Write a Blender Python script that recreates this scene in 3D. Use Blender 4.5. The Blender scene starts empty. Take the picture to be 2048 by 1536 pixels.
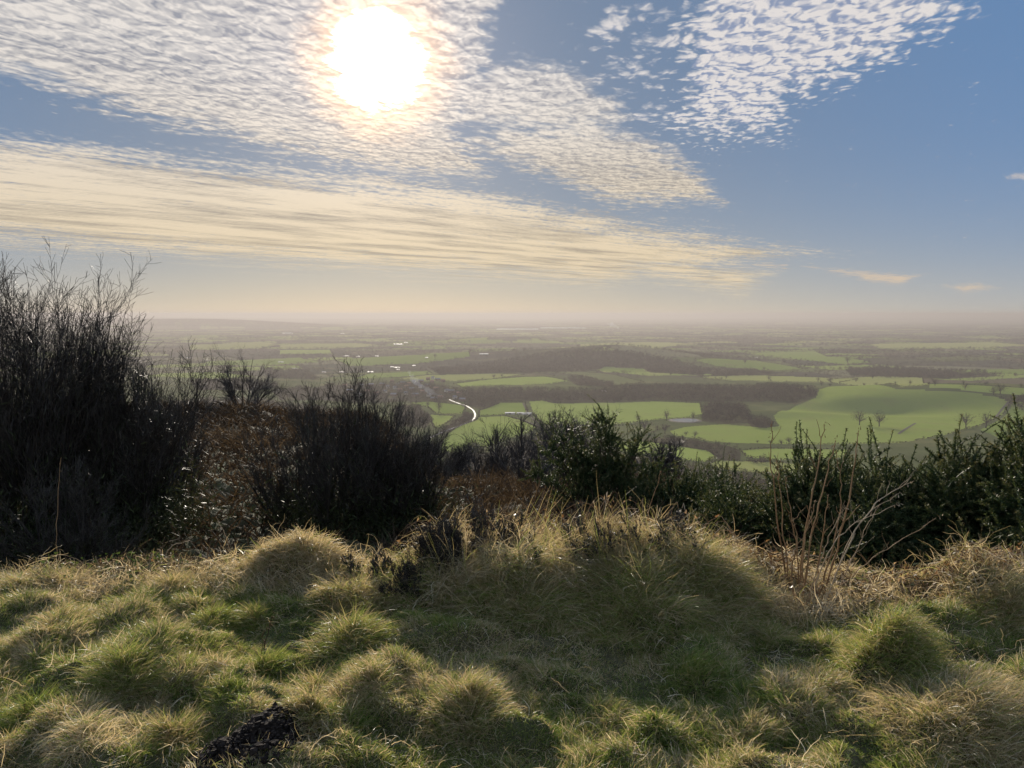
import bpy, math, random
import numpy as np
from mathutils import Vector
PI = math.pi
rng = np.random.default_rng(7)
random.seed(7)
C = bpy.context.scene.collection
W0, H0, F0 = 2048.0, 1536.0, 1577.0
PITCH = math.radians(5.07)
CAMZ = 1.6
PLAIN = -190.0

# ------------------------------------------------------------------ camera
cd = bpy.data.cameras.new("camera"); cam = bpy.data.objects.new("camera", cd); C.objects.link(cam)
cam.location = (0, 0, CAMZ); cam.rotation_euler = (PI / 2 - PITCH, 0, 0)
cd.sensor_width = 36; cd.lens = 36 * F0 / W0; cd.clip_start = 0.05; cd.clip_end = 200000
bpy.context.scene.camera = cam

def ray(px, py):
    px = np.asarray(px, float); py = np.asarray(py, float)
    x = (px - W0 / 2) / F0; z = (H0 / 2 - py) / F0; y = np.ones_like(x)
    c, s = math.cos(PITCH), math.sin(PITCH)
    d = np.stack([x, y * c + z * s, -y * s + z * c], -1)
    return d / np.linalg.norm(d, axis=-1, keepdims=True)

# ------------------------------------------------------------------ noise in numpy
def _h(ix, iy, seed):
    n = (ix.astype(np.int64) * 374761393 + iy.astype(np.int64) * 668265263 + seed * 982451653) & 0x7fffffff
    n = ((n ^ (n >> 13)) * 1274126177) & 0x7fffffff
    return ((n ^ (n >> 16)) & 0xffff) / 65535.0
def vnoise(x, y, seed=0):
    ix, iy = np.floor(x), np.floor(y); fx, fy = x - ix, y - iy
    fx = fx * fx * (3 - 2 * fx); fy = fy * fy * (3 - 2 * fy)
    a = _h(ix, iy, seed); b = _h(ix + 1, iy, seed); c = _h(ix, iy + 1, seed); d = _h(ix + 1, iy + 1, seed)
    return (a * (1 - fx) + b * fx) * (1 - fy) + (c * (1 - fx) + d * fx) * fy
def fbm(x, y, o=4, seed=0):
    s = 0; a = .5; t = 0
    for k in range(o):
        s = s + a * vnoise(x * 2 ** k + 17.3 * k, y * 2 ** k - 9.1 * k, seed + k); t += a; a *= .5
    return s / t
def sstep(a, b, x):
    t = np.clip((x - a) / (b - a), 0, 1); return t * t * (3 - 2 * t)

# ------------------------------------------------------------------ terrain height
YC = [(-1e6, 0), (0, 0), (4.6, -.02), (5.3, -.15), (7, -.48), (9, -.75), (12, -1.15), (16, -2.1), (25, -5), (40, -11), (80, -30), (200, -85), (450, -155), (750, -186), (1000, -190), (1e7, -190)]
YL = [(-1e6, 0), (0, 0), (4.3, -.02), (4.8, -.10), (5.4, -.38), (7.5, -.78), (12, -.95), (18, -1.1), (22, -1.33), (25, -1.75), (32, -4), (45, -11), (80, -30), (200, -85), (450, -155), (750, -186), (1000, -190), (1e7, -190)]
YR = [(-1e6, 0), (0, 0), (4.2, -.02), (4.7, -.12), (5.4, -.38), (6.2, -.52), (9, -.98), (12, -1.5), (16, -2.6), (25, -6), (40, -12), (80, -30), (200, -85), (450, -155), (750, -186), (1000, -190), (1e7, -190)]
def prof(P, y): return np.interp(y, [p[0] for p in P], [p[1] for p in P])

def gp(px, dist):                 # a place on the map seen at column px, this many metres ahead
    d = ray(px, 768.0); return d[0] / d[1] * dist, dist
# far hills: (x, y, height, sx, sy, angle)
HILLS = []
def hill(px, dist, h, sx, sy, ang=0.0):
    x, y = gp(px, dist); HILLS.append((x, y, h, sx, sy, math.radians(ang)))
hill(1800, 1760, 34, 300, 150, -8)
hill(2060, 1640, 26, 150, 150, 0)
hill(1700, 1640, 9, 85, 60, 10)
hill(1800, 1560, -12, 150, 60, 0)
hill(1560, 1500, 7, 140, 50, 0)
hill(1900, 1640, 7, 70, 90, 0)
hill(1600, 2020, 14, 160, 120, 0)
hill(1240, 3150, 62, 330, 240, 0)
hill(990, 3300, 36, 420, 260, 8)
hill(1430, 2900, 18, 200, 160, 0)
hill(1180, 1960, 10, 300, 110, 0)
hill(960, 1290, 6, 120, 90, 0)
hill(430, 11500, 105, 1500, 700, 2)
hill(130, 11500, 115, 1300, 700, 2)
hill(760, 10500, 42, 900, 500, 2)
hill(1020, 5400, 34, 500, 260, 4)
hill(1800, 3300, 12, 700, 300, 0)
hill(1880, 26000, 60, 9000, 1500, 0)
hill(300, 24000, 90, 6000, 1500, 0)
# near bumps (x, y, height, radius x, radius y)
BUMPS = []
def bump(px, dist, h, sx, sy=None, ang=0.0):
    x, y = gp(px, dist); BUMPS.append((x, y, h, sx, sy or sx, math.radians(ang)))
bump(1080, 4.45, .12, .55, .34)
bump(1260, 4.42, .11, .5, .36)
bump(1390, 4.25, .12, .30, .34)
bump(900, 4.5, .14, .34, .30)
bump(1060, 4.0, .06, .5, .5)
bump(600, 4.75, .20, .36, .26)
bump(470, 4.7, .05, .3, .2)
bump(330, 4.5, .08, .3, .2)
bump(1830, 4.6, .04, .7, .35)
bump(2040, 4.1, .12, .35, .35)
bump(1980, 2.9, .12, .4, .25, 15)
bump(1800, 3.35, .10, .22, .18)
bump(250, 3.4, .08, .22, .15)
bump(60, 4.1, .07, .3, .18)
bump(920, 3.0, .07, .18, .14)
bump(740, 3.35, .05, .2, .14)
def height(x, y):
    x = np.asarray(x, float); y = np.asarray(y, float)
    u = x / np.maximum(y, .5)
    wl = sstep(-.06, -.2, u); wr = sstep(.15, .4, u)
    zc = prof(YC, y)
    z = zc * (1 - wl) * (1 - wr) + prof(YL, y) * wl + prof(YR, y) * wr * (1 - wl)
    r = np.hypot(x, y)
    near = sstep(60, 20, r)
    for bx, by, h, sx, sy, a in BUMPS:
        dx, dy = x - bx, y - by; c, s = math.cos(a), math.sin(a)
        q = ((dx * c + dy * s) / sx) ** 2 + ((-dx * s + dy * c) / sy) ** 2
        z = z + h * np.exp(-q * .9)
    z = z + near * (.07 * (fbm(x * 1.6, y * 1.6, 3, 3) - .5) + .30 * np.maximum(fbm(x * 3.6 + 5, y * 4.6, 2, 9) - .50, 0) + .09 * np.maximum(vnoise(x * 8.5 + 5, y * 10.5, 19) - .55, 0))
    bk = sstep(8, 11, y) * sstep(34, 26, y) * near
    z = z + bk * .35 * (fbm(x * .5, y * .5, 3, 21) - .5) * (y / 12)
    far = sstep(900, 1500, y)
    for bx, by, h, sx, sy, a in HILLS:
        dx, dy = x - bx, y - by; c, s = math.cos(a), math.sin(a)
        q = ((dx * c + dy * s) / sx) ** 2 + ((-dx * s + dy * c) / sy) ** 2
        z = z + h * np.exp(-q)
    z = z + far * (9 * (fbm(x / 420, y / 420, 3, 31) - .5) + 3.5 * (fbm(x / 130, y / 130, 2, 33) - .5)) + sstep(4000, 9000, y) * 16 * (fbm(x / 2200, y / 2200, 3, 37) - .5)
    return z
def hit(px, py, rmin=1.2, rmax=60000):
    """where the line of sight through a pixel first meets the terrain"""
    d = ray(px, py); d = d.reshape(-1, 3); n = len(d)
    t = np.full(n, rmin); out = np.full(n, np.nan); prev = t.copy(); alive = np.ones(n, bool)
    while alive.any() and t[alive].min() < rmax:
        x, y, z = d[:, 0] * t, d[:, 1] * t, CAMZ + d[:, 2] * t
        below = alive & (z < height(x, y))
        if below.any():
            lo, hi = prev[below], t[below]; dd = d[below]
            for _ in range(24):
                m = (lo + hi) / 2; b = CAMZ + dd[:, 2] * m < height(dd[:, 0] * m, dd[:, 1] * m)
                hi = np.where(b, m, hi); lo = np.where(b, lo, m)
            out[below] = hi; alive &= ~below
        prev = t.copy(); t = t * 1.012 + .01
        alive &= t < rmax * 1.02
    out = np.where(np.isnan(out), rmax, out)
    return d * out[:, None] + np.array([0, 0, CAMZ])
def far_hit(px, py): return hit(px, py, rmin=850)
def inpoly(x, y, poly):
    poly = np.asarray(poly); ins = np.zeros(np.shape(x), bool); n = len(poly)
    for i in range(n):
        x1, y1 = poly[i][:2]; x2, y2 = poly[(i + 1) % n][:2]
        c = ((y1 > y) != (y2 > y)); 
        with np.errstate(divide='ignore', invalid='ignore'):
            ins ^= c & (x < (x2 - x1) * (y - y1) / (y2 - y1 + 1e-12) + x1)
    return ins

# ------------------------------------------------------------------ mesh + scene helpers
def mesh(name, V, Fs, tone=None, smooth=False, mats=None, col=None, mi=None):
    """V (n,3); Fs: one (m,3|4) index array or a list of them"""
    if not isinstance(Fs, list): Fs = [Fs]
    Fs = [np.asarray(f, np.int32) for f in Fs if len(f)]
    me = bpy.data.meshes.new(name); V = np.asarray(V, np.float32)
    me.vertices.add(len(V)); me.vertices.foreach_set('co', V.ravel())
    tot = sum(f.size for f in Fs); me.loops.add(tot)
    me.loops.foreach_set('vertex_index', np.concatenate([f.ravel() for f in Fs]))
    cnt = np.concatenate([np.full(len(f), f.shape[1], np.int32) for f in Fs])
    st = np.concatenate([[0], np.cumsum(cnt)[:-1]]).astype(np.int32)
    me.polygons.add(len(cnt)); me.polygons.foreach_set('loop_start', st); me.polygons.foreach_set('loop_total', cnt)
    if mi is not None: me.polygons.foreach_set('material_index', np.asarray(mi, np.int32))
    me.polygons.foreach_set('use_smooth', np.full(len(cnt), smooth))
    if tone is not None:
        a = me.attributes.new('tone', 'FLOAT', 'POINT'); a.data.foreach_set('value', np.asarray(tone, np.float32).ravel())
    if col is not None:
        a = me.attributes.new('tint', 'FLOAT_COLOR', 'POINT')
        cc = np.ones((len(V), 4), np.float32); cc[:, :3] = col; a.data.foreach_set('color', cc.ravel())
    for m in (mats or []): me.materials.append(m)
    me.update(calc_edges=True)
    return me
def link(name, data, parent=None, loc=(0, 0, 0), label=None, cat=None, group=None, kind=None):
    o = bpy.data.objects.new(name, data); C.objects.link(o); o.location = loc
    if parent is not None: o.parent = parent
    if label: o['label'] = label
    if cat: o['category'] = cat
    if group: o['group'] = group
    if kind: o['kind'] = kind
    return o
class G:                                          # gathers pieces into one mesh
    def __init__(s): s.V = []; s.F3 = []; s.F4 = []; s.T = []; s.n = 0
    def add(s, V, F, tone=0.5):
        V = np.asarray(V, float).reshape(-1, 3); F = np.asarray(F)
        if len(V) == 0: return
        s.V.append(V); (s.F3 if F.shape[1] == 3 else s.F4).append(F + s.n)
        s.T.append(np.broadcast_to(np.asarray(tone, float), (len(V),))); s.n += len(V)
    def mesh(s, name, mat, smooth=False):
        Fs = []
        if s.F4: Fs.append(np.concatenate(s.F4))
        if s.F3: Fs.append(np.concatenate(s.F3))
        return mesh(name, np.concatenate(s.V), Fs, tone=np.concatenate(s.T), smooth=smooth, mats=[mat])
def norm(v): return v / np.maximum(np.linalg.norm(v, axis=-1, keepdims=True), 1e-9)
def tubes(P, R, sides=3):
    """P (N,K,3) centre lines, R (N,K) radii -> V, F quads"""
    N, K, _ = P.shape
    T = norm(np.gradient(P, axis=1)); ref = np.where(np.abs(T[:, :1, 2:3]) > .9, np.array([[[1., 0, 0]]]), np.array([[[0, 0, 1.]]]))
    A = norm(np.cross(T, np.broadcast_to(ref, T.shape))); B = np.cross(T, A)
    ang = np.arange(sides) * 2 * PI / sides
    V = P[:, :, None] + R[:, :, None, None] * (A[:, :, None] * np.cos(ang)[:, None] + B[:, :, None] * np.sin(ang)[:, None])
    idx = np.arange(N * K * sides).reshape(N, K, sides); nx = np.roll(idx, -1, axis=2)
    F = np.stack([idx[:, :-1], nx[:, :-1], nx[:, 1:], idx[:, 1:]], -1).reshape(-1, 4)
    return V.reshape(-1, 3), F
def ribbons(P, Wd, side=None):
    """flat blades: P (N,K,3), Wd (N,K) full widths"""
    N, K, _ = P.shape
    if side is None:
        T = norm(np.gradient(P, axis=1)); q = norm(rng.normal(size=(N, 1, 3))); side = norm(np.cross(T, np.broadcast_to(q, T.shape)))
    L = P - side * Wd[..., None] / 2; R_ = P + side * Wd[..., None] / 2
    V = np.stack([L, R_], 2); idx = np.arange(N * K * 2).reshape(N, K, 2)
    F = np.stack([idx[:, :-1, 0], idx[:, :-1, 1], idx[:, 1:, 1], idx[:, 1:, 0]], -1).reshape(-1, 4)
    return V.reshape(-1, 3), F

def slivers(cen, size, width, up=.35):
    """three-cornered tufts of twig round centres; arrays in, V and F out"""
    n = len(cen); d = rng.normal(size=(n, 3)); d[:, 2] = np.abs(d[:, 2]) + up; d = norm(d)
    s = norm(np.cross(d, rng.normal(size=(n, 3))))
    size = np.broadcast_to(size, (n,))[:, None]; width = np.broadcast_to(width, (n,))[:, None]
    a = cen - d * size * .5 - s * width * .5; b = cen - d * size * .4 + s * width * .5; c = cen + d * size * .5
    V = np.stack([a, b, c], 1).reshape(-1, 3); return V, np.arange(n * 3).reshape(-1, 3)

# ------------------------------------------------------------------ materials
def nodes_of(m):
    m.use_nodes = True; nt = m.node_tree; nt.nodes.clear(); return nt
class NT:
    def __init__(s, nt): s.nt = nt
    def n(s, t, **kw):
        x = s.nt.nodes.new(t)
        for k, v in kw.items(): setattr(x, k, v)
        return x
    def put(s, sock, v):
        if isinstance(v, bpy.types.NodeSocket): s.nt.links.new(v, sock)
        elif v is not None:
            sock.default_value = v
    def m(s, op, a, b=None, c=None, clamp=False):
        x = s.n('ShaderNodeMath', operation=op, use_clamp=clamp)
        s.put(x.inputs[0], a); s.put(x.inputs[1], b); s.put(x.inputs[2], c); return x.outputs[0]
    def v(s, op, a, b=None, out=0):
        x = s.n('ShaderNodeVectorMath', operation=op); s.put(x.inputs[0], a)
        if b is not None: s.put(x.inputs[3 if op == 'SCALE' else 1], b)
        return x.outputs['Value'] if op in ('DOT_PRODUCT', 'LENGTH', 'DISTANCE') else x.outputs[out]
    def ss(s, a, b, x):
        q = s.n('ShaderNodeMapRange', interpolation_type='SMOOTHSTEP'); s.put(q.inputs[0], x); s.put(q.inputs[1], a); s.put(q.inputs[2], b); return q.outputs[0]
    def mix(s, f, a, b, mode='MIX'):
        x = s.n('ShaderNodeMix', data_type='RGBA', blend_type=mode); x.clamp_factor = True
        s.put(x.inputs[0], f); s.put(x.inputs[6], a if not isinstance(a, tuple) else (*a[:3], 1)); s.put(x.inputs[7], b if not isinstance(b, tuple) else (*b[:3], 1)); return x.outputs[2]
    def noise(s, vec, scale, detail=3, rough=.5, dim='3D', dist=0.0):
        x = s.n('ShaderNodeTexNoise', noise_dimensions=dim); s.put(x.inputs['Vector'], vec); x.inputs['Scale'].default_value = scale
        x.inputs['Detail'].default_value = detail; x.inputs['Roughness'].default_value = rough; x.inputs['Distortion'].default_value = dist; return x.outputs[0]
    def ramp(s, f, stops):
        x = s.n('ShaderNodeValToRGB'); s.put(x.inputs[0], f); e = x.color_ramp.elements
        while len(e) > 1: e.remove(e[-1])
        e[0].position = stops[0][0]; e[0].color = (*stops[0][1], 1)
        for p, c in stops[1:]: k = e.new(p); k.color = (*c, 1)
        return x.outputs[0]
def leafy(name, stops, trans=.4, gloss=.06, rough=.45, nscale=None, tcol=None):
    """thin plant tissue: tone attribute -> colour; some light passes through"""
    m = bpy.data.materials.new(name); nt = nodes_of(m); t = NT(nt)
    a = t.n('ShaderNodeAttribute', attribute_name='tone'); f = a.outputs['Fac']
    if nscale:
        ge = t.n('ShaderNodeNewGeometry'); nz = t.noise(ge.outputs['Position'], nscale, 3)
        f = t.m('ADD', f, t.m('MULTIPLY', t.m('SUBTRACT', nz, .5), .5))
    col = t.ramp(f, stops)
    out = t.n('ShaderNodeOutputMaterial')
    p = t.n('ShaderNodeBsdfPrincipled'); t.put(p.inputs['Base Color'], col); p.inputs['Roughness'].default_value = rough
    p.inputs['Specular IOR Level'].default_value = gloss * 4
    if trans > 0:
        tr = t.n('ShaderNodeBsdfTranslucent'); t.put(tr.inputs[0], t.mix(.5, col, t.mix(1.0, col, (1.6, 1.35, .8), 'MULTIPLY')))
        mx = t.n('ShaderNodeMixShader'); mx.inputs[0].default_value = trans
        nt.links.new(p.outputs[0], mx.inputs[1]); nt.links.new(tr.outputs[0], mx.inputs[2]); nt.links.new(mx.outputs[0], out.inputs[0])
    else: nt.links.new(p.outputs[0], out.inputs[0])
    return m
def plain_mat(name, col, rough=.6, spec=.5, noise=None, col2=None):
    m = bpy.data.materials.new(name); nt = nodes_of(m); t = NT(nt)
    out = t.n('ShaderNodeOutputMaterial'); p = t.n('ShaderNodeBsdfPrincipled')
    c = (*col, 1)
    if noise:
        ge = t.n('ShaderNodeNewGeometry'); c = t.mix(t.ss(.35, .65, t.noise(ge.outputs['Position'], noise, 4, .6)), col, col2 or tuple(k * .6 for k in col))
    t.put(p.inputs['Base Color'], c); p.inputs['Roughness'].default_value = rough; p.inputs['Specular IOR Level'].default_value = spec
    nt.links.new(p.outputs[0], out.inputs[0]); return m
# ------------------------------------------------------------------ sun, sky and clouds
SUNDIR = ray(757.0, 122.0)
SUN_EL = math.asin(SUNDIR[2]); SUN_AZ = math.atan2(SUNDIR[0], SUNDIR[1])
sl = bpy.data.lights.new("sun", 'SUN'); sl.energy = 5.0; sl.angle = math.radians(.53); sl.color = (1, .90, .76)
so = bpy.data.objects.new("sun", sl); C.objects.link(so); so.rotation_euler = Vector(SUNDIR).to_track_quat('Z', 'Y').to_euler()

def build_world():
    w = bpy.data.worlds.new("World"); bpy.context.scene.world = w; w.use_nodes = True
    nt = w.node_tree; nt.nodes.clear(); t = NT(nt)
    sky = t.n('ShaderNodeTexSky', sky_type='NISHITA'); sky.sun_disc = False
    sky.sun_elevation = SUN_EL; sky.sun_rotation = SUN_AZ; sky.altitude = 200; sky.air_density = 1.0; sky.dust_density = .4; sky.ozone_density = 1.5
    tc = t.n('ShaderNodeTexCoord'); D = tc.outputs['Generated']
    sp = t.n('ShaderNodeSeparateXYZ'); t.put(sp.inputs[0], D); dx, dy, dz = sp.outputs
    K = .06
    base = t.v('SCALE', sky.outputs[0], K)
    # air: the low sky is dusty cream towards the sun, pale grey-blue away from it
    ang = t.m('ARCCOSINE', t.m('MINIMUM', t.v('DOT_PRODUCT', D, tuple(SUNDIR)), .99999))     # from the sun, radians
    elev = t.m('MAXIMUM', dz, 0.0)
    low = t.m('EXPONENT', t.m('MULTIPLY', elev, -12.0))
    sunw = t.ss(.95, .2, ang)
    lowcol = t.mix(sunw, (.44, .45, .45), (.54, .49, .40))
    hi = t.mix(t.ss(.9, .1, ang), (.115, .238, .46), (.145, .205, .305))
    grad = t.mix(low, hi, lowcol)
    skyc = t.mix(.88, base, grad)
    # flat-layer coordinates
    zz = t.m('MAXIMUM', dz, .018)
    cb = t.n('ShaderNodeCombineXYZ'); t.put(cb.inputs[0], t.m('DIVIDE', dx, zz)); t.put(cb.inputs[1], t.m('DIVIDE', dy, zz)); P = cb.outputs[0]
    # chart coordinates for the places of the banks (u right, v up, on the northern chart)
    yy = t.m('MAXIMUM', dy, .05)
    cu = t.n('ShaderNodeCombineXYZ'); t.put(cu.inputs[0], t.m('DIVIDE', dx, yy)); t.put(cu.inputs[1], t.m('DIVIDE', dz, yy)); U = cu.outputs[0]
    def U2(px, py):
        d = ray(px, py); return d[0] / d[1], d[2] / d[1]
    def poly(pts):            # convex, any order of turning; signed distance inside > 0
        q = [U2(*p) for p in pts]; cx = sum(p[0] for p in q) / len(q); cy = sum(p[1] for p in q) / len(q); r = None
        for i in range(len(q)):
            a, b = q[i], q[(i + 1) % len(q)]; nx, ny = -(b[1] - a[1]), b[0] - a[0]; l = math.hypot(nx, ny); nx /= l; ny /= l
            k = -(nx * a[0] + ny * a[1])
            if nx * cx + ny * cy + k < 0: nx, ny, k = -nx, -ny, -k
            s_ = t.m('ADD', t.v('DOT_PRODUCT', U, (nx, ny, 0)), k)
            r = s_ if r is None else t.m('MINIMUM', r, s_)
        return r
    def union(*a):
        r = a[0]
        for b in a[1:]: r = t.m('MAXIMUM', r, b)
        return r
    # along / across the run of the bands
    tv = (.66, .75); 
    def aniso(al, ac, off=(0, 0, 0)):
        c = t.n('ShaderNodeCombineXYZ')
        t.put(c.inputs[0], t.m('MULTIPLY', t.v('DOT_PRODUCT', P, (tv[0], tv[1], 0)), al))
        t.put(c.inputs[1], t.m('MULTIPLY', t.v('DOT_PRODUCT', P, (-tv[1], tv[0], 0)), ac))
        c.inputs[2].default_value = off[2]; return c.outputs[0]
    A0 = aniso(.55, 1.0); A1 = aniso(.30, 1.0, (0, 0, 3.1))
    bigA = union(poly([(-600, -700), (960, -700), (965, 0), (930, 200), (860, 335), (600, 285), (300, 212), (-600, -85)]), poly([(840, 300), (900, 290), (930, 330), (870, 330)]))
    patch = union(poly([(885, 170), (1000, 140), (1110, 135), (1225, 200), (1245, 235), (1130, 258), (930, 238)]),
                  poly([(945, 285), (1010, 262), (1180, 250), (1300, 285), (1395, 355), (1420, 392), (1230, 398), (1110, 350)]))
    band = union(poly([(-700, 217), (0, 295), (900, 395), (1478, 503), (1200, 552), (700, 519), (-700, 417)]),
                 poly([(1220, 525), (1330, 525), (1495, 556), (1480, 568)]))
    right = union(poly([(1415, -100), (2000, -100), (1900, 12), (1650, 142), (1400, 238), (1338, 205), (1345, 140), (1400, 60)]),
                  poly([(1410, 170), (1560, 160), (1535, 236), (1435, 242)]))
    bits = union(poly([(1190, 60), (1220, 32), (1320, 35), (1290, 68)]), poly([(1280, 75), (1395, 35), (1370, 70), (1330, 105), (1270, 108)]),
                 poly([(1245, 150), (1270, 132), (1330, 140), (1310, 160)]), poly([(1295, 232), (1330, 215), (1395, 220), (1350, 252)]), poly([(1170, 90), (1210, 70), (1240, 100), (1180, 115)]))
    wisp = union(poly([(1630, 535), (1840, 552), (1800, 570), (1740, 562)]), poly([(1470, 530), (1575, 528), (1570, 534)]), poly([(1890, 572), (1960, 566), (1990, 576), (1930, 585)]),
                 poly([(2005, 350), (2090, 345), (2100, 362), (2010, 364)]))
    warp = t.noise(A0, 1.3, 3, .55); fine = t.noise(A0, 7.5, 5, .62); fineb = t.noise(A1, 6.0, 6, .66); big = t.noise(A1, .9, 3, .5)
    # small rounded cells of the altocumulus
    nz = t.n('ShaderNodeTexNoise', noise_dimensions='2D'); t.put(nz.inputs['Vector'], P); nz.inputs['Scale'].default_value = 5.0; nz.inputs['Detail'].default_value = 5; nz.inputs['Roughness'].default_value = .55
    Pc = t.v('MULTIPLY', P, (1, .60, 1))
    pw = t.v('ADD', Pc, t.v('SCALE', t.v('SUBTRACT', nz.outputs[1], (.5, .5, .5)), .11))
    def cells(vec, sc, sm=.75):
        x = t.n('ShaderNodeTexVoronoi', feature='SMOOTH_F1', voronoi_dimensions='2D'); t.put(x.inputs['Vector'], vec); x.inputs['Scale'].default_value = sc; x.inputs['Smoothness'].default_value = sm; x.inputs['Randomness'].default_value = 1.0
        return x.outputs['Distance']
    cs = 17.0
    pq = t.v('ADD', pw, (.006, -.016, 0))                         # a little way towards the sun
    def puffs(v): return t.m('SUBTRACT', 1.0, t.m('ADD', t.m('MULTIPLY', cells(v, cs), 1.15), t.m('MULTIPLY', cells(v, cs * 2.6), .45)))
    c1 = puffs(pw); c2 = puffs(pq)                                # high in the middle of a puff
    relief = t.m('SUBTRACT', c1, c2); puff = t.m('SUBTRACT', c1, .42)
    f0 = t.m('SUBTRACT', fine, .5); fb = t.m('SUBTRACT', fineb, .5); wp = t.m('SUBTRACT', warp, .5); bg = t.m('SUBTRACT', big, .5)
    def edge(m, k): return t.m('MAXIMUM', t.m('MINIMUM', t.m('MULTIPLY', m, k), 1.0), -2.0)
    def s3(*a):
        r = a[0]
        for b in a[1:]: r = t.m('ADD', r, b)
        return r
    M = lambda a, b: t.m('MULTIPLY', a, b)
    vary = t.m('ADD', .25, M(t.ss(.35, .65, warp), 1.3))
    dA = s3(edge(bigA, 48.0), M(f0, 3.8), M(M(puff, vary), .85), M(wp, 1.9), .80)
    dD = s3(edge(patch, 60.0), M(f0, 4.2), M(fb, 1.6), M(puff, .5), .45)
    dB = s3(edge(band, 45.0), M(fb, 3.4), M(bg, 1.6), M(puff, .9), M(f0, 1.2), .50)
    dR = s3(edge(right, 40.0), M(f0, 2.6), M(puff, 2.0), M(wp, .8), .70)
    dC = s3(edge(bits, 30.0), M(f0, 3.8), M(puff, 1.4), .15)
    dW = s3(edge(wisp, 110.0), M(fb, 3.4), .25)
    aA = t.ss(-.5, 1.05, dA); aD = t.ss(-.5, 1.2, dD); aB = t.ss(-.5, 1.1, dB); aR = t.ss(-.5, 1.0, dR); aC = M(t.ss(-.2, 1.2, dC), .85); aW = M(t.ss(0, 1.1, dW), .75)
    # cloud light: thin parts pass more light, thick cores and the far sides of puffs are greyer
    heightw = t.ss(.04, .30, dz)
    lit = t.mix(heightw, (.76, .62, .42), (.76, .71, .66))
    shade = t.mix(heightw, (.44, .37, .27), (.30, .31, .35))
    kA = s3(.56, M(f0, .9), M(relief, 1.1), M(puff, .25), M(wp, -1.1))
    kB = s3(.78, M(t.m('SUBTRACT', t.noise(A1, 1.7, 4, .6), .5), 4.2), M(fb, 1.2), M(relief, .5))
    kR = s3(.72, M(relief, 2.3), M(puff, .55), M(f0, .5))
    cA = t.mix(t.m('MULTIPLY', kA, 1.0, clamp=True), shade, lit); cB = t.mix(t.m('MULTIPLY', kB, 1.0, clamp=True), shade, lit); cR = t.mix(t.m('MULTIPLY', kR, 1.0, clamp=True), (.26, .31, .44), (.72, .68, .66))
    # the thin cloud in front of the sun glows
    near = t.m('EXPONENT', t.m('MULTIPLY', ang, -9.0))
    c = t.mix(aW, skyc, t.mix(heightw, (.70, .54, .38), (.72, .72, .74)))
    c = t.mix(t.m('MULTIPLY', aB, .95), c, cB); c = t.mix(t.m('MULTIPLY', aA, .96), c, cA); c = t.mix(t.m('MULTIPLY', aD, .93), c, cA); c = t.mix(t.m('MULTIPLY', aR, .97), c, cR); c = t.mix(aC, c, cR)
    glow = t.m('ADD', 1.0, t.m('MULTIPLY', near, .45)); c = t.v('SCALE', c, glow)
    ragged = t.m('ADD', ang, t.m('MULTIPLY', s3(t.m('MULTIPLY', f0, -1.0), t.m('MULTIPLY', wp, -.6), t.m('MULTIPLY', puff, -.25)), .050))
    cloudy = t.m('MAXIMUM', aA, .25)
    c = t.v('ADD', c, t.v('SCALE', (.62, .33, .10), t.m('MULTIPLY', t.ss(.104, .048, ragged), cloudy)))
    c = t.v('ADD', c, t.v('SCALE', (.22, .13, .08), t.m('EXPONENT', t.m('MULTIPLY', ang, -14.0))))
    # added fill: unseen sky overhead and behind the viewer, brightened to lift foreground shade
    sky_fill = t.m('ADD', t.m('MULTIPLY', t.ss(.25, -.45, dy), .48), t.m('MULTIPLY', t.ss(.55, .9, dz), .35))
    c = t.v('ADD', c, t.v('SCALE', (.52, .50, .48), t.m('MULTIPLY', sky_fill, t.ss(-.02, .12, dz))))
    core = t.ss(.057, .044, ragged)
    c = t.v('ADD', c, t.v('SCALE', (3.0, 2.7, 2.1), core))
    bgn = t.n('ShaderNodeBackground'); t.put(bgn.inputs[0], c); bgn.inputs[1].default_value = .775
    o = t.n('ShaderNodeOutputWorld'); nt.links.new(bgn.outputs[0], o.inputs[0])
    w.cycles.sampling_method = 'MANUAL'; w.cycles.sample_map_resolution = 512
build_world()
sc = bpy.context.scene
sc.view_settings.view_transform = 'Standard'; sc.view_settings.look = 'None'; sc.view_settings.exposure = 0.45; sc.view_settings.gamma = 1.0
sc.view_settings.use_curve_mapping = False
cy = sc.cycles
cy.use_adaptive_sampling = True; cy.adaptive_threshold = .02; cy.adaptive_min_samples = 16; cy.use_denoising = True; cy.denoiser = 'OPENIMAGEDENOISE'; cy.max_bounces = 6; cy.diffuse_bounces = 2; cy.glossy_bounces = 2; cy.transmission_bounces = 4
cy.volume_bounces = 0; cy.transparent_max_bounces = 8; cy.sample_clamp_indirect = 4.0; cy.caustics_reflective = False; cy.caustics_refractive = False
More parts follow.
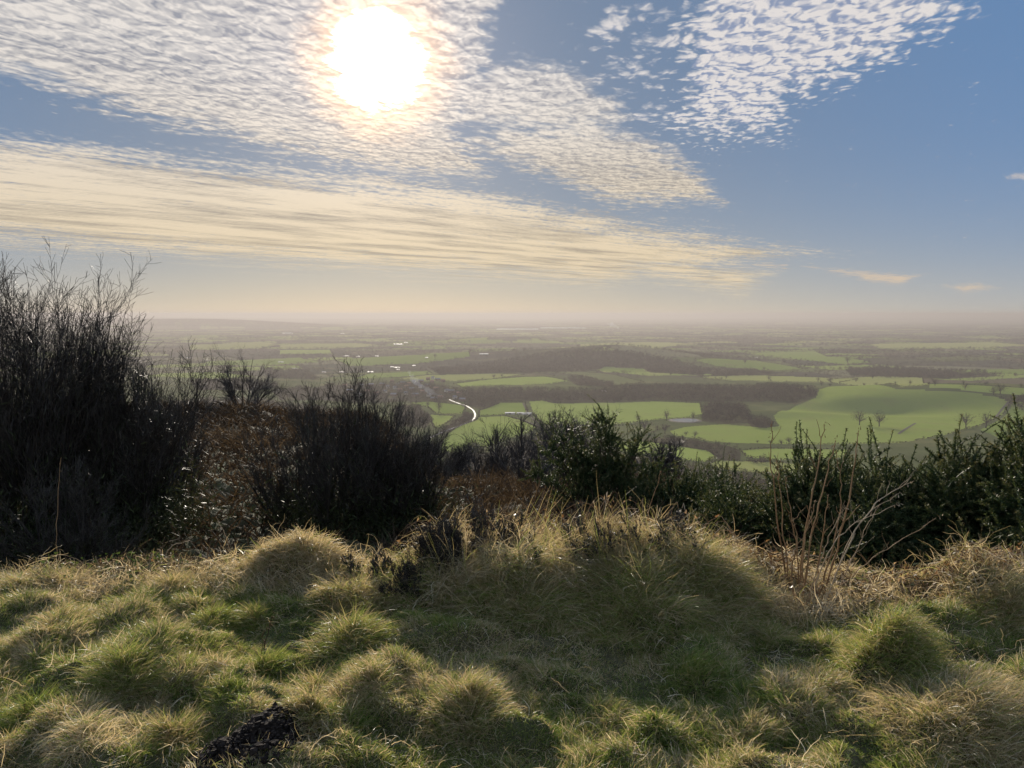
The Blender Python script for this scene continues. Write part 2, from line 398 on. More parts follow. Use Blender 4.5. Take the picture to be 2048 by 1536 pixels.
WOODS = [
 ([(862, 740), (958, 729), (1026, 719), (1090, 706), (1197, 700), (1275, 706), (1350, 721), (1430, 742), (1400, 751), (1300, 745), (1288, 738), (1212, 734), (1190, 741), (1163, 744), (1100, 745), (985, 747), (880, 750)], 11, 10, 15, 26, 4.0, 1.5, .35, 'dark leafless wood covering the long low ridge in the middle of the plain'),
 ([(908, 781), (1026, 779), (1108, 781), (1180, 781), (1230, 776), (1348, 774), (1480, 775), (1560, 771), (1632, 780), (1636, 792), (1590, 808), (1545, 803), (1400, 803), (1330, 801), (1108, 806), (1060, 802), (1000, 804), (985, 814), (960, 818), (935, 810)], 9, 9, 15, 34, 2.6, 1.0, .4, 'broad belt of bare wood behind the long bright field'),
 ([(1408, 815), (1440, 808), (1482, 814), (1502, 832), (1512, 845), (1450, 848), (1402, 842)], 9, 10, 17, 46, 2.4, .9, .3, 'dark rounded copse beside the bright pond'),
 ([(1494, 840), (1530, 836), (1548, 852), (1530, 859), (1502, 855)], 8, 9, 13, 44, 2.2, .8, .35, 'small dark copse casting a shadow on the hill pasture'),
 ([(1280, 876), (1350, 876), (1400, 882), (1450, 890), (1480, 900), (1482, 920), (1445, 922), (1405, 902), (1345, 890), (1290, 884)], 9, 5, 10, 30, 1.8, .7, .6, 'scrubby belt of thorn below the pond'),
 ([(1490, 921), (1530, 918), (1548, 928), (1505, 929)], 8, 5, 9, 36, 1.8, .7, .5, 'small clump of scrub low on the slope below the hill pasture'),
 ([(878, 866), (905, 846), (930, 828), (944, 826), (946, 835), (932, 848), (908, 858), (884, 870)], 7, 5, 8, 34, 1.6, .6, .35, 'dark belt of trees beside the glinting bend of road'),
 ([(790, 820), (832, 816), (850, 826), (862, 842), (852, 856), (790, 852)], 9, 9, 14, 40, 2.2, .8, .35, 'rounded block of wood left of the small green fields'),
 ([(640, 772), (712, 770), (800, 766), (890, 772), (920, 786), (934, 803), (870, 806), (820, 803), (720, 806), (640, 800)], 13, 8, 14, 30, 2.4, .9, .4, 'bare garden trees massed among the village roofs'),
 ([(890, 918), (930, 908), (985, 904), (1015, 893), (1060, 878), (1110, 876), (1180, 886), (1245, 908), (1330, 925), (1440, 942), (1520, 958), (1720, 975), (1720, 1030), (880, 1030)], 7.5, 8, 13, 44, 1.7, .55, .5, 'bare wood on the lower slope below the gorse'),
 ([(230, 815), (420, 800), (520, 800), (600, 812), (700, 828), (790, 862), (868, 892), (868, 1020), (230, 1020)], 9, 8, 13, 38, 1.9, .65, .4, 'bare wood filling the slope behind the small lone tree'),
 ([(380, 764), (420, 760), (540, 765), (560, 773), (520, 780), (395, 780)], 12, 8, 13, 30, 2.6, 1.0, .4, 'low wood just left of the lone hill tree'),
 ([(545, 784), (600, 776), (640, 780), (640, 800), (560, 800)], 11, 8, 13, 30, 2.6, 1.0, .4, 'low wood just right of the lone hill tree'),
 ([(1690, 740), (1760, 733), (1830, 738), (1960, 743), (2000, 752), (1900, 758), (1780, 757), (1700, 750)], 13, 9, 15, 26, 3.2, 1.2, .4, 'long dark wood on the plain above the hill pasture'),
 ([(1135, 756), (1172, 756), (1225, 768), (1228, 775), (1160, 772)], 10, 8, 14, 34, 2.6, 1.0, .5, 'reddish brown clump of trees between two green fields behind the wood belt'),
 ([(1430, 743), (1500, 740), (1560, 748), (1500, 753), (1420, 752)], 12, 8, 14, 28, 3, 1.1, .4, 'strip of trees in front of the ridge tail'),
 ([(2000, 800), (2060, 790), (2090, 800), (2090, 830), (2040, 825)], 9, 8, 13, 36, 2.2, .8, .35, 'dark scrub at the far shoulder of the hill pasture'),
 ([(520, 738), (620, 742), (640, 760), (540, 756)], 14, 9, 14, 26, 3, 1.1, .4, 'wood on the plain beyond the centre bush'),
]
WW = {q[-1]: far_hit([p[0] for p in q[0]], [p[1] for p in q[0]])[:, :2] for q in WOODS}
# ------------------------------------------------------------------ ground sheets
def polar(azs, rs):
    A, R = np.meshgrid(azs, rs); x = np.sin(A) * R; y = np.cos(A) * R
    return x, y
def grid_faces(nr, na, wrap):
    idx = np.arange(nr * na).reshape(nr, na); nx = np.roll(idx, -1, axis=1)
    if not wrap: idx2, nx = idx[:, :-1], idx[:, 1:]
    else: idx2 = idx
    return np.stack([idx2[:-1], nx[:-1], nx[1:], idx2[1:]], -1).reshape(-1, 4)
def azim(step, half=40):
    a = np.arange(-half, half + 1e-6, step); b = np.arange(half + 4, 360 - half - 2, 4.0)
    return np.radians(np.concatenate([a, b]))
SPLIT = 240.0
def ground_mat():
    m = bpy.data.materials.new("rough_ground"); t = NT(nodes_of(m)); ge = t.n('ShaderNodeNewGeometry'); P = ge.outputs['Position']
    a = t.noise(P, 1.3, 5, .6); b = t.noise(P, 14, 5, .65); c = t.noise(P, .12, 3)
    col = t.mix(t.ss(.4, .6, a), (.060, .070, .024), (.095, .080, .042)); col = t.mix(t.ss(.45, .7, b), col, (.040, .038, .018)); col = t.mix(t.ss(.4, .6, c), col, (.05, .034, .02))
    p = t.n('ShaderNodeBsdfPrincipled'); t.put(p.inputs['Base Color'], col); p.inputs['Roughness'].default_value = .9; p.inputs['Specular IOR Level'].default_value = .2
    bu = t.n('ShaderNodeBump'); t.put(bu.inputs['Height'], b); bu.inputs['Strength'].default_value = .6; bu.inputs['Distance'].default_value = .03; t.put(p.inputs['Normal'], bu.outputs[0])
    o = t.n('ShaderNodeOutputMaterial'); t.nt.links.new(p.outputs[0], o.inputs[0]); return m
def field_mat():
    """grass, plough and stubble: the tint of each field is its own; texture on top"""
    m = bpy.data.materials.new("farmland"); t = NT(nodes_of(m)); ge = t.n('ShaderNodeNewGeometry'); P = ge.outputs['Position']
    at = t.n('ShaderNodeAttribute', attribute_name='tint')
    a = t.noise(P, .012, 5, .6); b = t.noise(P, .11, 4, .6)
    mp = t.n('ShaderNodeMapping'); t.put(mp.inputs[0], P); mp.inputs['Rotation'].default_value = (0, 0, .5); mp.inputs['Scale'].default_value = (.02, .3, 1); st = t.noise(mp.outputs[0], 1.0, 2)
    k = t.m('ADD', .72, t.m('ADD', t.m('MULTIPLY', a, .34), t.m('ADD', t.m('MULTIPLY', b, .12), t.m('MULTIPLY', st, .10))))
    col = t.mix(1.0, at.outputs['Color'], k, 'MULTIPLY') if False else t.v('SCALE', at.outputs['Color'], k)
    col = t.mix(t.m('MULTIPLY', t.ss(.50, .70, a), .40), col, (.17, .15, .06)); col = t.mix(t.m('MULTIPLY', t.ss(.55, .75, b), .30), col, (.07, .10, .03))
    p = t.n('ShaderNodeBsdfPrincipled'); t.put(p.inputs['Base Color'], col); p.inputs['Roughness'].default_value = 1.0; p.inputs['Specular IOR Level'].default_value = 0.0
    o = t.n('ShaderNodeOutputMaterial'); t.nt.links.new(p.outputs[0], o.inputs[0]); return m
M_ground = ground_mat(); M_field = field_mat()

# near sheet
az = azim(.25)
rs = np.concatenate([np.geomspace(.25, 1.8, 14)[:-1], np.geomspace(1.8, 12, 420)[:-1], np.geomspace(12, SPLIT, 260)])
x, y = polar(az, rs); z = height(x, y)
V = np.stack([x, y, z], -1).reshape(-1, 3); V = np.concatenate([V, [[0, 0, float(height(0., 0.))]]])
F = grid_faces(len(rs), len(az), True); na = len(az)
fan = np.stack([np.full(na, len(V) - 1), np.arange(na), np.roll(np.arange(na), -1)], -1)
link('ground', mesh('ground', V, [F[:, ::-1], fan[:, ::-1]], smooth=True, mats=[M_ground]), kind='structure')

# hand placed fields of the middle distance: (corner pixels, tint, label)
GR = (.205, .248, .058); GR2 = (.150, .195, .042); GY = (.245, .255, .080); OL = (.105, .115, .045); PALE = (.24, .24, .12); BR = (.10, .08, .05)
FIELDS = [
 ([(875, 905), (889, 873), (951, 841), (958, 834), (1012, 832), (1043, 841), (1075, 856), (1057, 866), (1012, 880), (978, 892), (923, 905)], GR),
 ([(958, 822), (1002, 805), (1050, 805), (1055, 826), (1012, 829), (959, 832)], GR2),
 ([(1059, 803), (1084, 801), (1108, 807), (1330, 803), (1400, 806), (1405, 828), (1390, 834), (1327, 838), (1214, 850), (1085, 848), (1068, 828)], GR),
 ([(815, 806), (860, 803), (923, 810), (932, 815), (926, 827), (889, 829), (869, 826), (855, 814)], GR2),
 ([(858, 829), (910, 832), (889, 850), (869, 857), (860, 840)], GR),
 ([(906, 768), (958, 761), (1043, 754), (1088, 753), (1140, 762), (1094, 768), (1026, 770), (923, 774)], GR),
 ([(794, 757), (855, 750), (985, 747), (1050, 749), (992, 757), (910, 762), (841, 762)], GY),
 ([(712, 756), (739, 747), (855, 742), (864, 747), (821, 752), (753, 756)], GR2),
 ([(1108, 744), (1163, 743), (1231, 750), (1275, 761), (1290, 764), (1228, 771), (1205, 764), (1176, 755)], OL),
 ([(1190, 740), (1210, 733), (1286, 737), (1292, 745), (1231, 745)], GR2),
 ([(1300, 745), (1345, 747), (1340, 750), (1300, 749)], GY),
 ([(670, 721), (718, 716), (934, 704), (940, 713), (845, 726), (698, 732)], GR2),
 ([(1638, 780), (1690, 772), (1792, 778), (1930, 785), (1990, 792), (2020, 804), (2002, 832), (1965, 850), (1900, 868), (1800, 886), (1645, 889), (1540, 888), (1433, 884), (1348, 870), (1340, 862), (1370, 854), (1450, 848), (1530, 856), (1560, 852), (1548, 832), (1590, 812), (1632, 796)], GR),
 ([(1655, 760), (1690, 756), (1760, 752), (1845, 755), (1858, 770), (1800, 774), (1700, 770), (1665, 766)], GY),
 ([(1399, 754), (1502, 750), (1638, 755), (1715, 758), (1676, 765), (1532, 763), (1450, 760)], GY),
 ([(1389, 721), (1450, 718), (1512, 721), (1612, 738), (1539, 742), (1433, 733)], GR2),
 ([(1485, 706), (1632, 703), (1655, 713), (1744, 725), (1690, 730), (1553, 716)], GR2),
 ([(1860, 768), (2060, 777), (2060, 790), (1980, 786), (1860, 775)], GR),
 ([(1480, 901), (1539, 897), (1700, 899), (1690, 915), (1560, 920), (1492, 914)], GR),
 ([(1225, 883), (1300, 884), (1416, 901), (1433, 914), (1410, 924), (1330, 914), (1240, 902)], GR),
 ([(1410, 930), (1440, 921), (1560, 925), (1700, 940), (1690, 955), (1512, 945), (1440, 938)], GY),
 ([(1085, 862), (1180, 856), (1290, 848), (1340, 853), (1300, 866), (1180, 872), (1100, 872)], OL),
 ([(2025, 806), (2090, 800), (2090, 850), (2010, 880), (1960, 860), (2008, 834)], GR2),
 ([(560, 690), (700, 686), (760, 690), (700, 696), (560, 697)], GY),
 ([(380, 690), (520, 683), (560, 688), (520, 697), (380, 700)], GY),
 ([(420, 722), (600, 715), (640, 724), (520, 732), (400, 730)], GR2),
 ([(560, 700), (660, 699), (665, 708), (560, 709)], GR),
 ([(1740, 688), (1980, 684), (2060, 690), (1960, 696), (1760, 697)], GY),
 ([(1160, 688), (1300, 684), (1400, 688), (1330, 694), (1170, 694)], GY),
 ([(1900, 741), (2060, 738), (2060, 747), (1930, 748)], GR2),
]
FW = []
for pts, tint in FIELDS:
    w = far_hit([p[0] for p in pts], [p[1] for p in pts]); FW.append(w[:, :2])
def vor(x, y):
    """nearest and second nearest seed of a jittered lattice; ids pick the crop"""
    S = 235.0; ca, sa = math.cos(.35), math.sin(.35)
    wx = x + 40 * (fbm(x / 700, y / 700, 2, 51) - .5); wy = y + 40 * (fbm(x / 700, y / 700, 2, 52) - .5)
    X = (wx * ca + wy * sa) / (S * 1.25); Y = (-wx * sa + wy * ca) / S
    ix, iy = np.floor(X), np.floor(Y); d1 = np.full(X.shape, 9.); d2 = d1.copy(); key = np.zeros(X.shape)
    for a in (-1, 0, 1):
        for b in (-1, 0, 1):
            cx, cy = ix + a, iy + b; px_ = cx + .5 + .75 * (_h(cx, cy, 61) - .5); py_ = cy + .5 + .75 * (_h(cx, cy, 62) - .5)
            d = np.hypot(X - px_, Y - py_) ; c1 = d < d1
            d2 = np.where(c1, d1, np.minimum(d2, d)); key = np.where(c1, _h(cx, cy, 63), key); d1 = np.where(c1, d, d1)
    return (d2 - d1) * S, key
PAL = np.array([GR, GR2, GY, OL, (.07, .065, .04), BR, (.06, .055, .04), (.07, .06, .045), (.15, .14, .08), (.06, .06, .04)])
SCRUB = np.array([.075, .085, .034])
az = azim(.08, 38)
el = np.concatenate([np.linspace(14, .5, 420)[:-1], np.geomspace(.5, .17, 40)])
rs = np.concatenate([np.geomspace(SPLIT, 191.6 / math.tan(math.radians(14)), 50)[:-1], 191.6 / np.tan(np.radians(el))])
x, y = polar(az, rs); z = height(x, y)
edge_d, key = vor(x, y)
col = PAL[(key * 9.99).astype(int)]
near_default = sstep(2600, 2300, np.hypot(x, y))[..., None]
scr = SCRUB * (.8 + .5 * fbm(x / 60, y / 60, 3, 71))[..., None]
col = col * (1 - near_default) + scr * near_default
col = np.where((edge_d < 9)[..., None] & (near_default < .5), np.array([.06, .055, .035]), col)
V = np.stack([x, y, z], -1).reshape(-1, 3); col = col.reshape(-1, 3)
for w in WW.values():
    s_ = np.where((V[:, 0] > w[:, 0].min()) & (V[:, 0] < w[:, 0].max()) & (V[:, 1] > w[:, 1].min()) & (V[:, 1] < w[:, 1].max()))[0]
    s_ = s_[inpoly(V[s_, 0], V[s_, 1], w)]; col[s_] = (.050, .044, .026)
F = grid_faces(len(rs), len(az), True)[:, ::-1]
cen = V[F].mean(1); fid = np.full(len(F), -1)
front = (cen[:, 1] > 800) & (np.abs(cen[:, 0]) < cen[:, 1] * .9) & (cen[:, 1] < 12000)
ci = np.where(front)[0]
for k, w in enumerate(FW):
    lo, hi_ = w.min(0), w.max(0); s_ = ci[(cen[ci, 0] > lo[0]) & (cen[ci, 0] < hi_[0]) & (cen[ci, 1] > lo[1]) & (cen[ci, 1] < hi_[1])]
    s_ = s_[inpoly(cen[s_, 0], cen[s_, 1], w)]; fid[s_] = k
def sub(sel, name, tint=None):
    f = F[sel]; u, inv = np.unique(f, return_inverse=True); f = inv.reshape(f.shape)
    cc = col[u] if tint is None else np.broadcast_to(np.array(tint), (len(u), 3))
    return link(name, mesh(name, V[u], f, col=cc, smooth=True, mats=[M_field]), kind='structure')
sub(fid == -1, 'plain')
for k in range(len(FIELDS)):
    if (fid == k).any(): sub(fid == k, 'field', np.array(FIELDS[k][1]) * (.92 + .16 * rng.random()))

# ------------------------------------------------------------------ the air over the plain
def haze(density):
    x0, x1, y0, y1, z0, z1 = -75000, 75000, -75000, 75000, -260, 22
    V = [(a, b, c) for c in (z0, z1) for b in (y0, y1) for a in (x0, x1)]
    F = [(0, 2, 3, 1), (4, 5, 7, 6), (0, 1, 5, 4), (2, 6, 7, 3), (0, 4, 6, 2), (1, 3, 7, 5)]
    m = bpy.data.materials.new("air"); nt = nodes_of(m); o = nt.nodes.new('ShaderNodeOutputMaterial'); v = nt.nodes.new('ShaderNodeVolumePrincipled')
    v.inputs['Color'].default_value = (.415, .385, .37, 1); v.inputs['Density'].default_value = density; v.inputs['Anisotropy'].default_value = .34
    nt.links.new(v.outputs[0], o.inputs['Volume'])
    link('haze', mesh('haze', V, np.array(F), mats=[m]), kind='stuff')
HAZE_D = 1.25e-4
haze(HAZE_D)
# ------------------------------------------------------------------ far vegetation
M_bark = leafy('winter_twigs', [(0, (.030, .025, .022)), (.45, (.058, .047, .038)), (.75, (.082, .068, .045)), (1, (.05, .065, .030))], trans=.12, gloss=0, rough=.9)
M_hedge = leafy('hedge_twigs', [(0, (.035, .032, .022)), (.5, (.062, .056, .034)), (1, (.075, .085, .035))], trans=.2, gloss=0, rough=.9)
def crown_points(n, shape=1.0):
    """points in an uneven rounded crown of unit height, denser towards the outside"""
    u = norm(rng.normal(size=(n, 3))); r = rng.random(n) ** .45
    p = u * r[:, None]; lob = 1 + .22 * np.sin(u[:, 0] * 5 + 1) * np.cos(u[:, 1] * 4) + .15 * np.sin(u[:, 2] * 7 + u[:, 0] * 3)
    p = p * lob[:, None]; p[:, 2] = p[:, 2] * .42 + .60; p[:, :2] *= .46 * shape; return p
def make_tree(seed, shape=1.0, dense=1.0, lean=0.0):
    global rng
    keep = rng; rng = np.random.default_rng(seed)
    g = G(); k = np.linspace(0, 1, 6)
    P = np.stack([lean * k ** 2 + .01 * np.sin(k * 5), .01 * np.cos(k * 4), k * .55], -1)[None]; V, F = tubes(P, np.linspace(.032, .016, 6)[None], 6); g.add(V, F, .15)
    n = 16; t0 = rng.uniform(.28, .95, n); az_ = rng.random(n) * 2 * PI; L = rng.uniform(.28, .46, n) * shape; e = rng.uniform(.5, 1.2, n)
    st = np.stack([lean * t0 ** 2, t0 * 0, t0 * .55], -1); d = np.stack([np.cos(az_) * np.cos(e), np.sin(az_) * np.cos(e), np.sin(e)], -1)
    kk = np.linspace(0, 1, 5); P = st[:, None] + d[:, None] * (kk[None, :, None] * L[:, None, None]); P[..., 2] += .04 * kk[None] ** 2
    P[:, 1:] += rng.normal(size=(n, 4, 3)) * .012
    V, F = tubes(P, np.broadcast_to(np.linspace(.014, .004, 5), (n, 5)), 4); g.add(V, F, .2)
    tips = P[:, 2:].reshape(-1, 3); m = 110; q = tips[rng.integers(0, len(tips), m)]; dd = norm(rng.normal(size=(m, 3)) + np.array([0, 0, .6]) + (q - np.array([0, 0, .45])) * 3)
    P2 = q[:, None] + dd[:, None] * (np.linspace(0, 1, 4)[None, :, None] * rng.uniform(.1, .22, m)[:, None, None]); P2[:, 1:] += rng.normal(size=(m, 3, 3)) * .008
    V, F = tubes(P2, np.broadcast_to(np.linspace(.005, .002, 4), (m, 4)), 3); g2 = G(); g2.add(V, F, .3)
    c = crown_points(int(520 * dense), shape); c[:, 0] += lean
    V, F = slivers(c, rng.uniform(.06, .12, len(c)), rng.uniform(.006, .014, len(c))); g2.add(V, F, np.repeat(np.clip(rng.normal(.45, .2, len(c)), 0, .85), 3))
    a, b = g.mesh('trunk', M_bark), g2.mesh('crown', M_bark); rng = keep; return a, b
TREES = [make_tree(1), make_tree(2, 1.15), make_tree(3, .85, .8), make_tree(4, 1.0, .6), make_tree(5, 1.25, 1.1, .04)]
def place_tree(x, y, h, v, label, group, name='winter_tree', wide=1.0):
    z = float(height(x, y)); o = link(name, None, loc=(x, y, z - .1), label=label, cat='tree', group=group)
    o.scale = (h * wide, h * wide, h); o.rotation_euler.z = rng.random() * 6.28
    link('trunk', TREES[v][0], o); link('crown', TREES[v][1], o); return o
def sample_poly(w, spacing):
    lo, hi_ = w.min(0), w.max(0); A = (hi_ - lo).prod(); n = int(A / spacing ** 2) + 1
    n = min(n, 60000); p = rng.uniform(lo, hi_, (n, 2)); return p[inpoly(p[:, 0], p[:, 1], w)]
def wood_mesh(p, hmin, hmax, n, sz, wd, tone, mat=None, name='woodland', skirt=.12):
    N = len(p); z = height(p[:, 0], p[:, 1]); h = rng.uniform(hmin, hmax, N)
    u = norm(rng.normal(size=(N, n, 3))); r = rng.random((N, n)) ** .5
    c = u * r[..., None]; c[..., 2] = c[..., 2] * (.5 - skirt / 2) + .5 + skirt / 2; c[..., :2] *= .48
    c = c * h[:, None, None] + np.stack([p[:, 0], p[:, 1], z], -1)[:, None]
    tn = np.clip(tone + .16 * rng.normal(size=N)[:, None] + .08 * rng.normal(size=(N, n)) + .5 * (fbm(p[:, 0] / 60, p[:, 1] / 60, 2, 81) - .5)[:, None], 0, 1)
    s_ = rng.uniform(.6, 1.3, N * n)
    V, F = slivers(c.reshape(-1, 3), sz * s_, wd * s_, .6)
    return mesh(name, V, F, tone=np.repeat(tn.ravel(), 3), mats=[mat or M_bark])
for pts, spc, h0, h1, n, sz, wd, tn, lab in WOODS:
    w = WW[lab]; p = sample_poly(w, spc)
    if len(p): link('woodland', wood_mesh(p, h0, h1, n, sz, wd, tn), label=lab, cat='wood', kind='stuff')
# scattered far woods and the wooded rises near the skyline
ps = []
for i in range(800):
    r = 2700 * (16 ** rng.random()); a = rng.uniform(-.62, .62); cx, cy_ = math.sin(a) * r, math.cos(a) * r
    lx, ly = rng.uniform(60, 330) * (1 + r / 9000), rng.uniform(40, 120) * (1 + r / 9000); sp_ = 14 * (1 + r / 3500)
    n = int(lx * ly / sp_ ** 2) + 2; q = rng.normal(size=(n, 2)) * .5 * np.array([lx, ly]); ro = rng.uniform(-.5, .5)
    ps.append(np.stack([cx + q[:, 0] * math.cos(ro) - q[:, 1] * math.sin(ro), cy_ + q[:, 0] * math.sin(ro) + q[:, 1] * math.cos(ro)], -1))
q = rng.uniform(0, 1, (9000, 2)); wx = gp(430, 11500)[0]
ps.append(np.stack([wx + (q[:, 0] - .6) * 4600, 11500 + (q[:, 1] - .62) * 1300], -1))
ps = np.concatenate(ps); r = np.hypot(ps[:, 0], ps[:, 1]); keep = ~np.any([inpoly(ps[:, 0], ps[:, 1], w) for w in FW], axis=0); ps = ps[keep]; r = r[keep]
def lod(ps, r, hs, n, base, name, lab, tn=.4, mat=None):
    gs = []; edges = [0, 3500, 6000, 10000, 20000, 1e6]
    g = G()
    for a, b, k in zip(edges[:-1], edges[1:], (1.0, 1.5, 2.2, 3.4, 6.0)):
        s_ = (r >= a) & (r < b)
        if not s_.any(): continue
        p = ps[s_]; N = len(p); nn = max(int(n / k ** .8), 6); z = height(p[:, 0], p[:, 1]); h = rng.uniform(hs[0], hs[1], N) * (1 + .12 * k)
        u = norm(rng.normal(size=(N, nn, 3))) * rng.random((N, nn, 1)) ** .5; u[..., 2] = u[..., 2] * .46 + .5
        u[..., :2] *= .5 * k; c = u * h[:, None, None] + np.stack([p[:, 0], p[:, 1], z], -1)[:, None]
        V, F = slivers(c.reshape(-1, 3), base * k * rng.uniform(.6, 1.3, N * nn), base * .4 * k, .3)
        g.add(V, F, np.repeat(np.clip(tn + .15 * rng.normal(size=(N, 1)) + np.zeros((N, nn)), 0, 1).ravel(), 3))
    link(name, g.mesh(name, mat or M_bark), label=lab, cat='wood' if name == 'far_woods' else 'hedgerow', kind='stuff')
lod(ps, r, (8, 14), 22, 3.0, 'far_woods', 'hazy blocks of bare wood scattered over the far plain')
# hedgerows of the far plain: along the field edges
pts = []
for (r0, r1, n) in ((2350, 4000, 90000), (4000, 8000, 150000), (8000, 16000, 160000)):
    rr = np.sqrt(rng.uniform(r0 ** 2, r1 ** 2, n)); aa = rng.uniform(-.64, .64, n); X, Y = np.sin(aa) * rr, np.cos(aa) * rr
    d, k = vor(X, Y); s_ = d < (7, 8, 12)[(r0 > 3000) + (r0 > 7000)]; s_ &= ~np.any([inpoly(X, Y, w) for w in FW], axis=0)
    pts.append(np.stack([X[s_], Y[s_]], -1))
hp = np.concatenate(pts); r = np.hypot(hp[:, 0], hp[:, 1])
big_ = rng.random(len(hp)) < .26
lod(hp[~big_], r[~big_], (2.5, 4.5), 10, 2.0, 'far_hedgerows', 'dark lines of hedge dividing the far fields', .5, M_hedge)
lod(hp[big_], r[big_], (8, 14), 16, 2.6, 'far_hedgerows', 'rows of bare hedgerow trees across the far plain')
# hedges round the nearer fields
HL = {0: 'round the bright field inside the road bend', 2: 'below the long bright field in front of the wood belt', 1: 'round the small square field above the farm sheds', 4: 'round the little field left of the road bend', 3: 'round the small field by the village edge',
      5: 'round the field behind the left end of the wood belt', 6: 'round the pale strip of field behind the village', 8: 'round the dull curved field under the ridge wood', 12: 'along the foot of the big hill pasture', 13: 'round the pale field just beyond the hill pasture',
      14: 'along the pale field behind the wood belt', 15: 'round the field at the tail of the wooded ridge', 16: 'round the field right of the wooded ridge', 18: 'under the green strip below the hill pasture', 19: 'round the green hollow above the gorse', 20: 'round the lowest pale field above the gorse', 11: 'across the long field behind the village', 21: 'round the rough grass below the long bright field'}
EDG = {2: [3, 4, 5, 6, 7, 8, 9, 10], 12: list(range(4, 12))}
IND = []
def hedge_mesh(wl, hgt=2.6, wid=2.4, n=7, step=2.6):
    seg = np.diff(wl, axis=0); L = np.hypot(seg[:, 0], seg[:, 1]); cum = np.concatenate([[0], np.cumsum(L)]); s_ = np.arange(0, cum[-1], step)
    X = np.interp(s_, cum, wl[:, 0]); Y = np.interp(s_, cum, wl[:, 1]); keep = vnoise(s_ / 23, s_ * 0 + wl[0, 0], 5) > .16; X, Y = X[keep], Y[keep]
    X = X + rng.normal(size=len(X)) * .7; Y = Y + rng.normal(size=len(X)) * .7
    hh = hgt * (.55 + .9 * vnoise(s_[keep] / 9, X * 0 + 3, 6)); z = height(X, Y)
    c = rng.uniform(-1, 1, (len(X), n, 3)) * np.array([wid * .5, wid * .5, .5]); c[..., 2] = (c[..., 2] + .5) * hh[:, None]
    c += np.stack([X, Y, z], -1)[:, None]
    V, F = slivers(c.reshape(-1, 3), rng.uniform(1.2, 2.4, len(X) * n), rng.uniform(.5, 1.0, len(X) * n), .2)
    return mesh('hedge', V, F, tone=np.repeat(np.clip(rng.normal(.4, .2, len(X) * n), 0, 1), 3), mats=[M_hedge]), np.stack([X, Y], -1)
for k, w in enumerate(FW):
    wl = np.concatenate([w, w[:1]])
    if k in EDG: wl = w[EDG[k]]
    elif k not in HL: wl = w[: len(w) // 2 + 1]
    me, pp = hedge_mesh(wl, n=8 if k in HL else 6)
    if k in HL: link('hedge', me, label='dark winter hedge ' + HL[k], cat='hedge', group='hedges between the fields')
    else: link('hedge', me, label='thin distant hedge beside a small hazy field', cat='hedge', group='thin hedges by small hazy fields')
    if k != 12: IND.append(pp[rng.random(len(pp)) < (.030 if k in HL else .05)])
IND = np.concatenate(IND); IND = IND[rng.permutation(len(IND))[:150]]
for i, (x, y) in enumerate(IND):
    place_tree(x, y, rng.uniform(7, 15), i % 5, 'bare hedgerow tree standing in a field boundary of the plain', 'hedgerow trees of the plain')
def tree_px(px, py, hpx, v, label, grp=None, wide=1.0):
    p = far_hit([px], [py])[0]; d = math.hypot(p[0], p[1]); place_tree(p[0], p[1], hpx / F0 * d * 1.04, v, label, grp, wide=wide)
tree_px(1719, 850, 27, 1, 'round bare oak alone on the hill pasture, left one of the clear pair', 'round trees on the hill pasture', 1.1)
tree_px(1758, 853, 27, 0, 'bare oak on the hill pasture just right of the roundest one', 'round trees on the hill pasture', 1.1)
tree_px(1932, 856, 27, 4, 'bare tree on the hill pasture in line with the gorse tops', 'round trees on the hill pasture', 1.1)
tree_px(1972, 856, 27, 3, 'bare tree beside the track at the right of the hill pasture', 'round trees on the hill pasture', 1.1)
tree_px(878, 826, 26, 3, 'tall bare tree in the small field at the village edge', None, .8)
tree_px(1333, 842, 24, 2, 'narrow bare tree just left of the bright pond', None, .8)
tree_px(1386, 842, 20, 2, 'narrow bare tree on the pond bank with its reflection', None, .7)
tree_px(1290, 864, 26, 4, 'broad bare tree below the long bright field', None, 1.2)
tree_px(1330, 868, 22, 0, 'bare tree in the scrub under the pond', None, 1.1)
tree_px(1190, 858, 22, 4, 'rounded pale tree in front of the long bright field', None, 1.2)
tree_px(1113, 864, 20, 4, 'rounded tree below the farm track', None, 1.3)
for px, py, h, s_ in ((1541, 889, 9, 'leftmost'), (1562, 889, 10, 'second'), (1578, 888, 14, 'largest'), (1372, 872, 10, 'dark little'), (1390, 874, 12, 'twiggy'), (1515, 886, 6, 'smallest')):
    tree_px(px, py, h, 0, s_ + ' thorn bush in the line of thorns at the foot of the hill pasture', 'thorn bushes at the foot of the pasture', 1.3)
for px, py, h in ((1695, 727, 14), (1643, 772, 10), (1660, 774, 8), (1870, 772, 13), (1930, 779, 12), (2000, 789, 20), (1987, 790, 15), (1820, 770, 9), (1790, 770, 7), (1490, 727, 9), (1538, 762, 12), (1452, 758, 12), (1528, 741, 7), (1483, 741, 6), (1745, 758, 10), (1712, 764, 9), (1660, 765, 10), (940, 706, 12), (870, 716, 10), (988, 757, 9), (1048, 704, 9)):
    tree_px(px, py, h, rng.integers(0, 5), 'dark bare tree dotted on the green fields of the plain', 'trees dotted on the fields', 1.2)
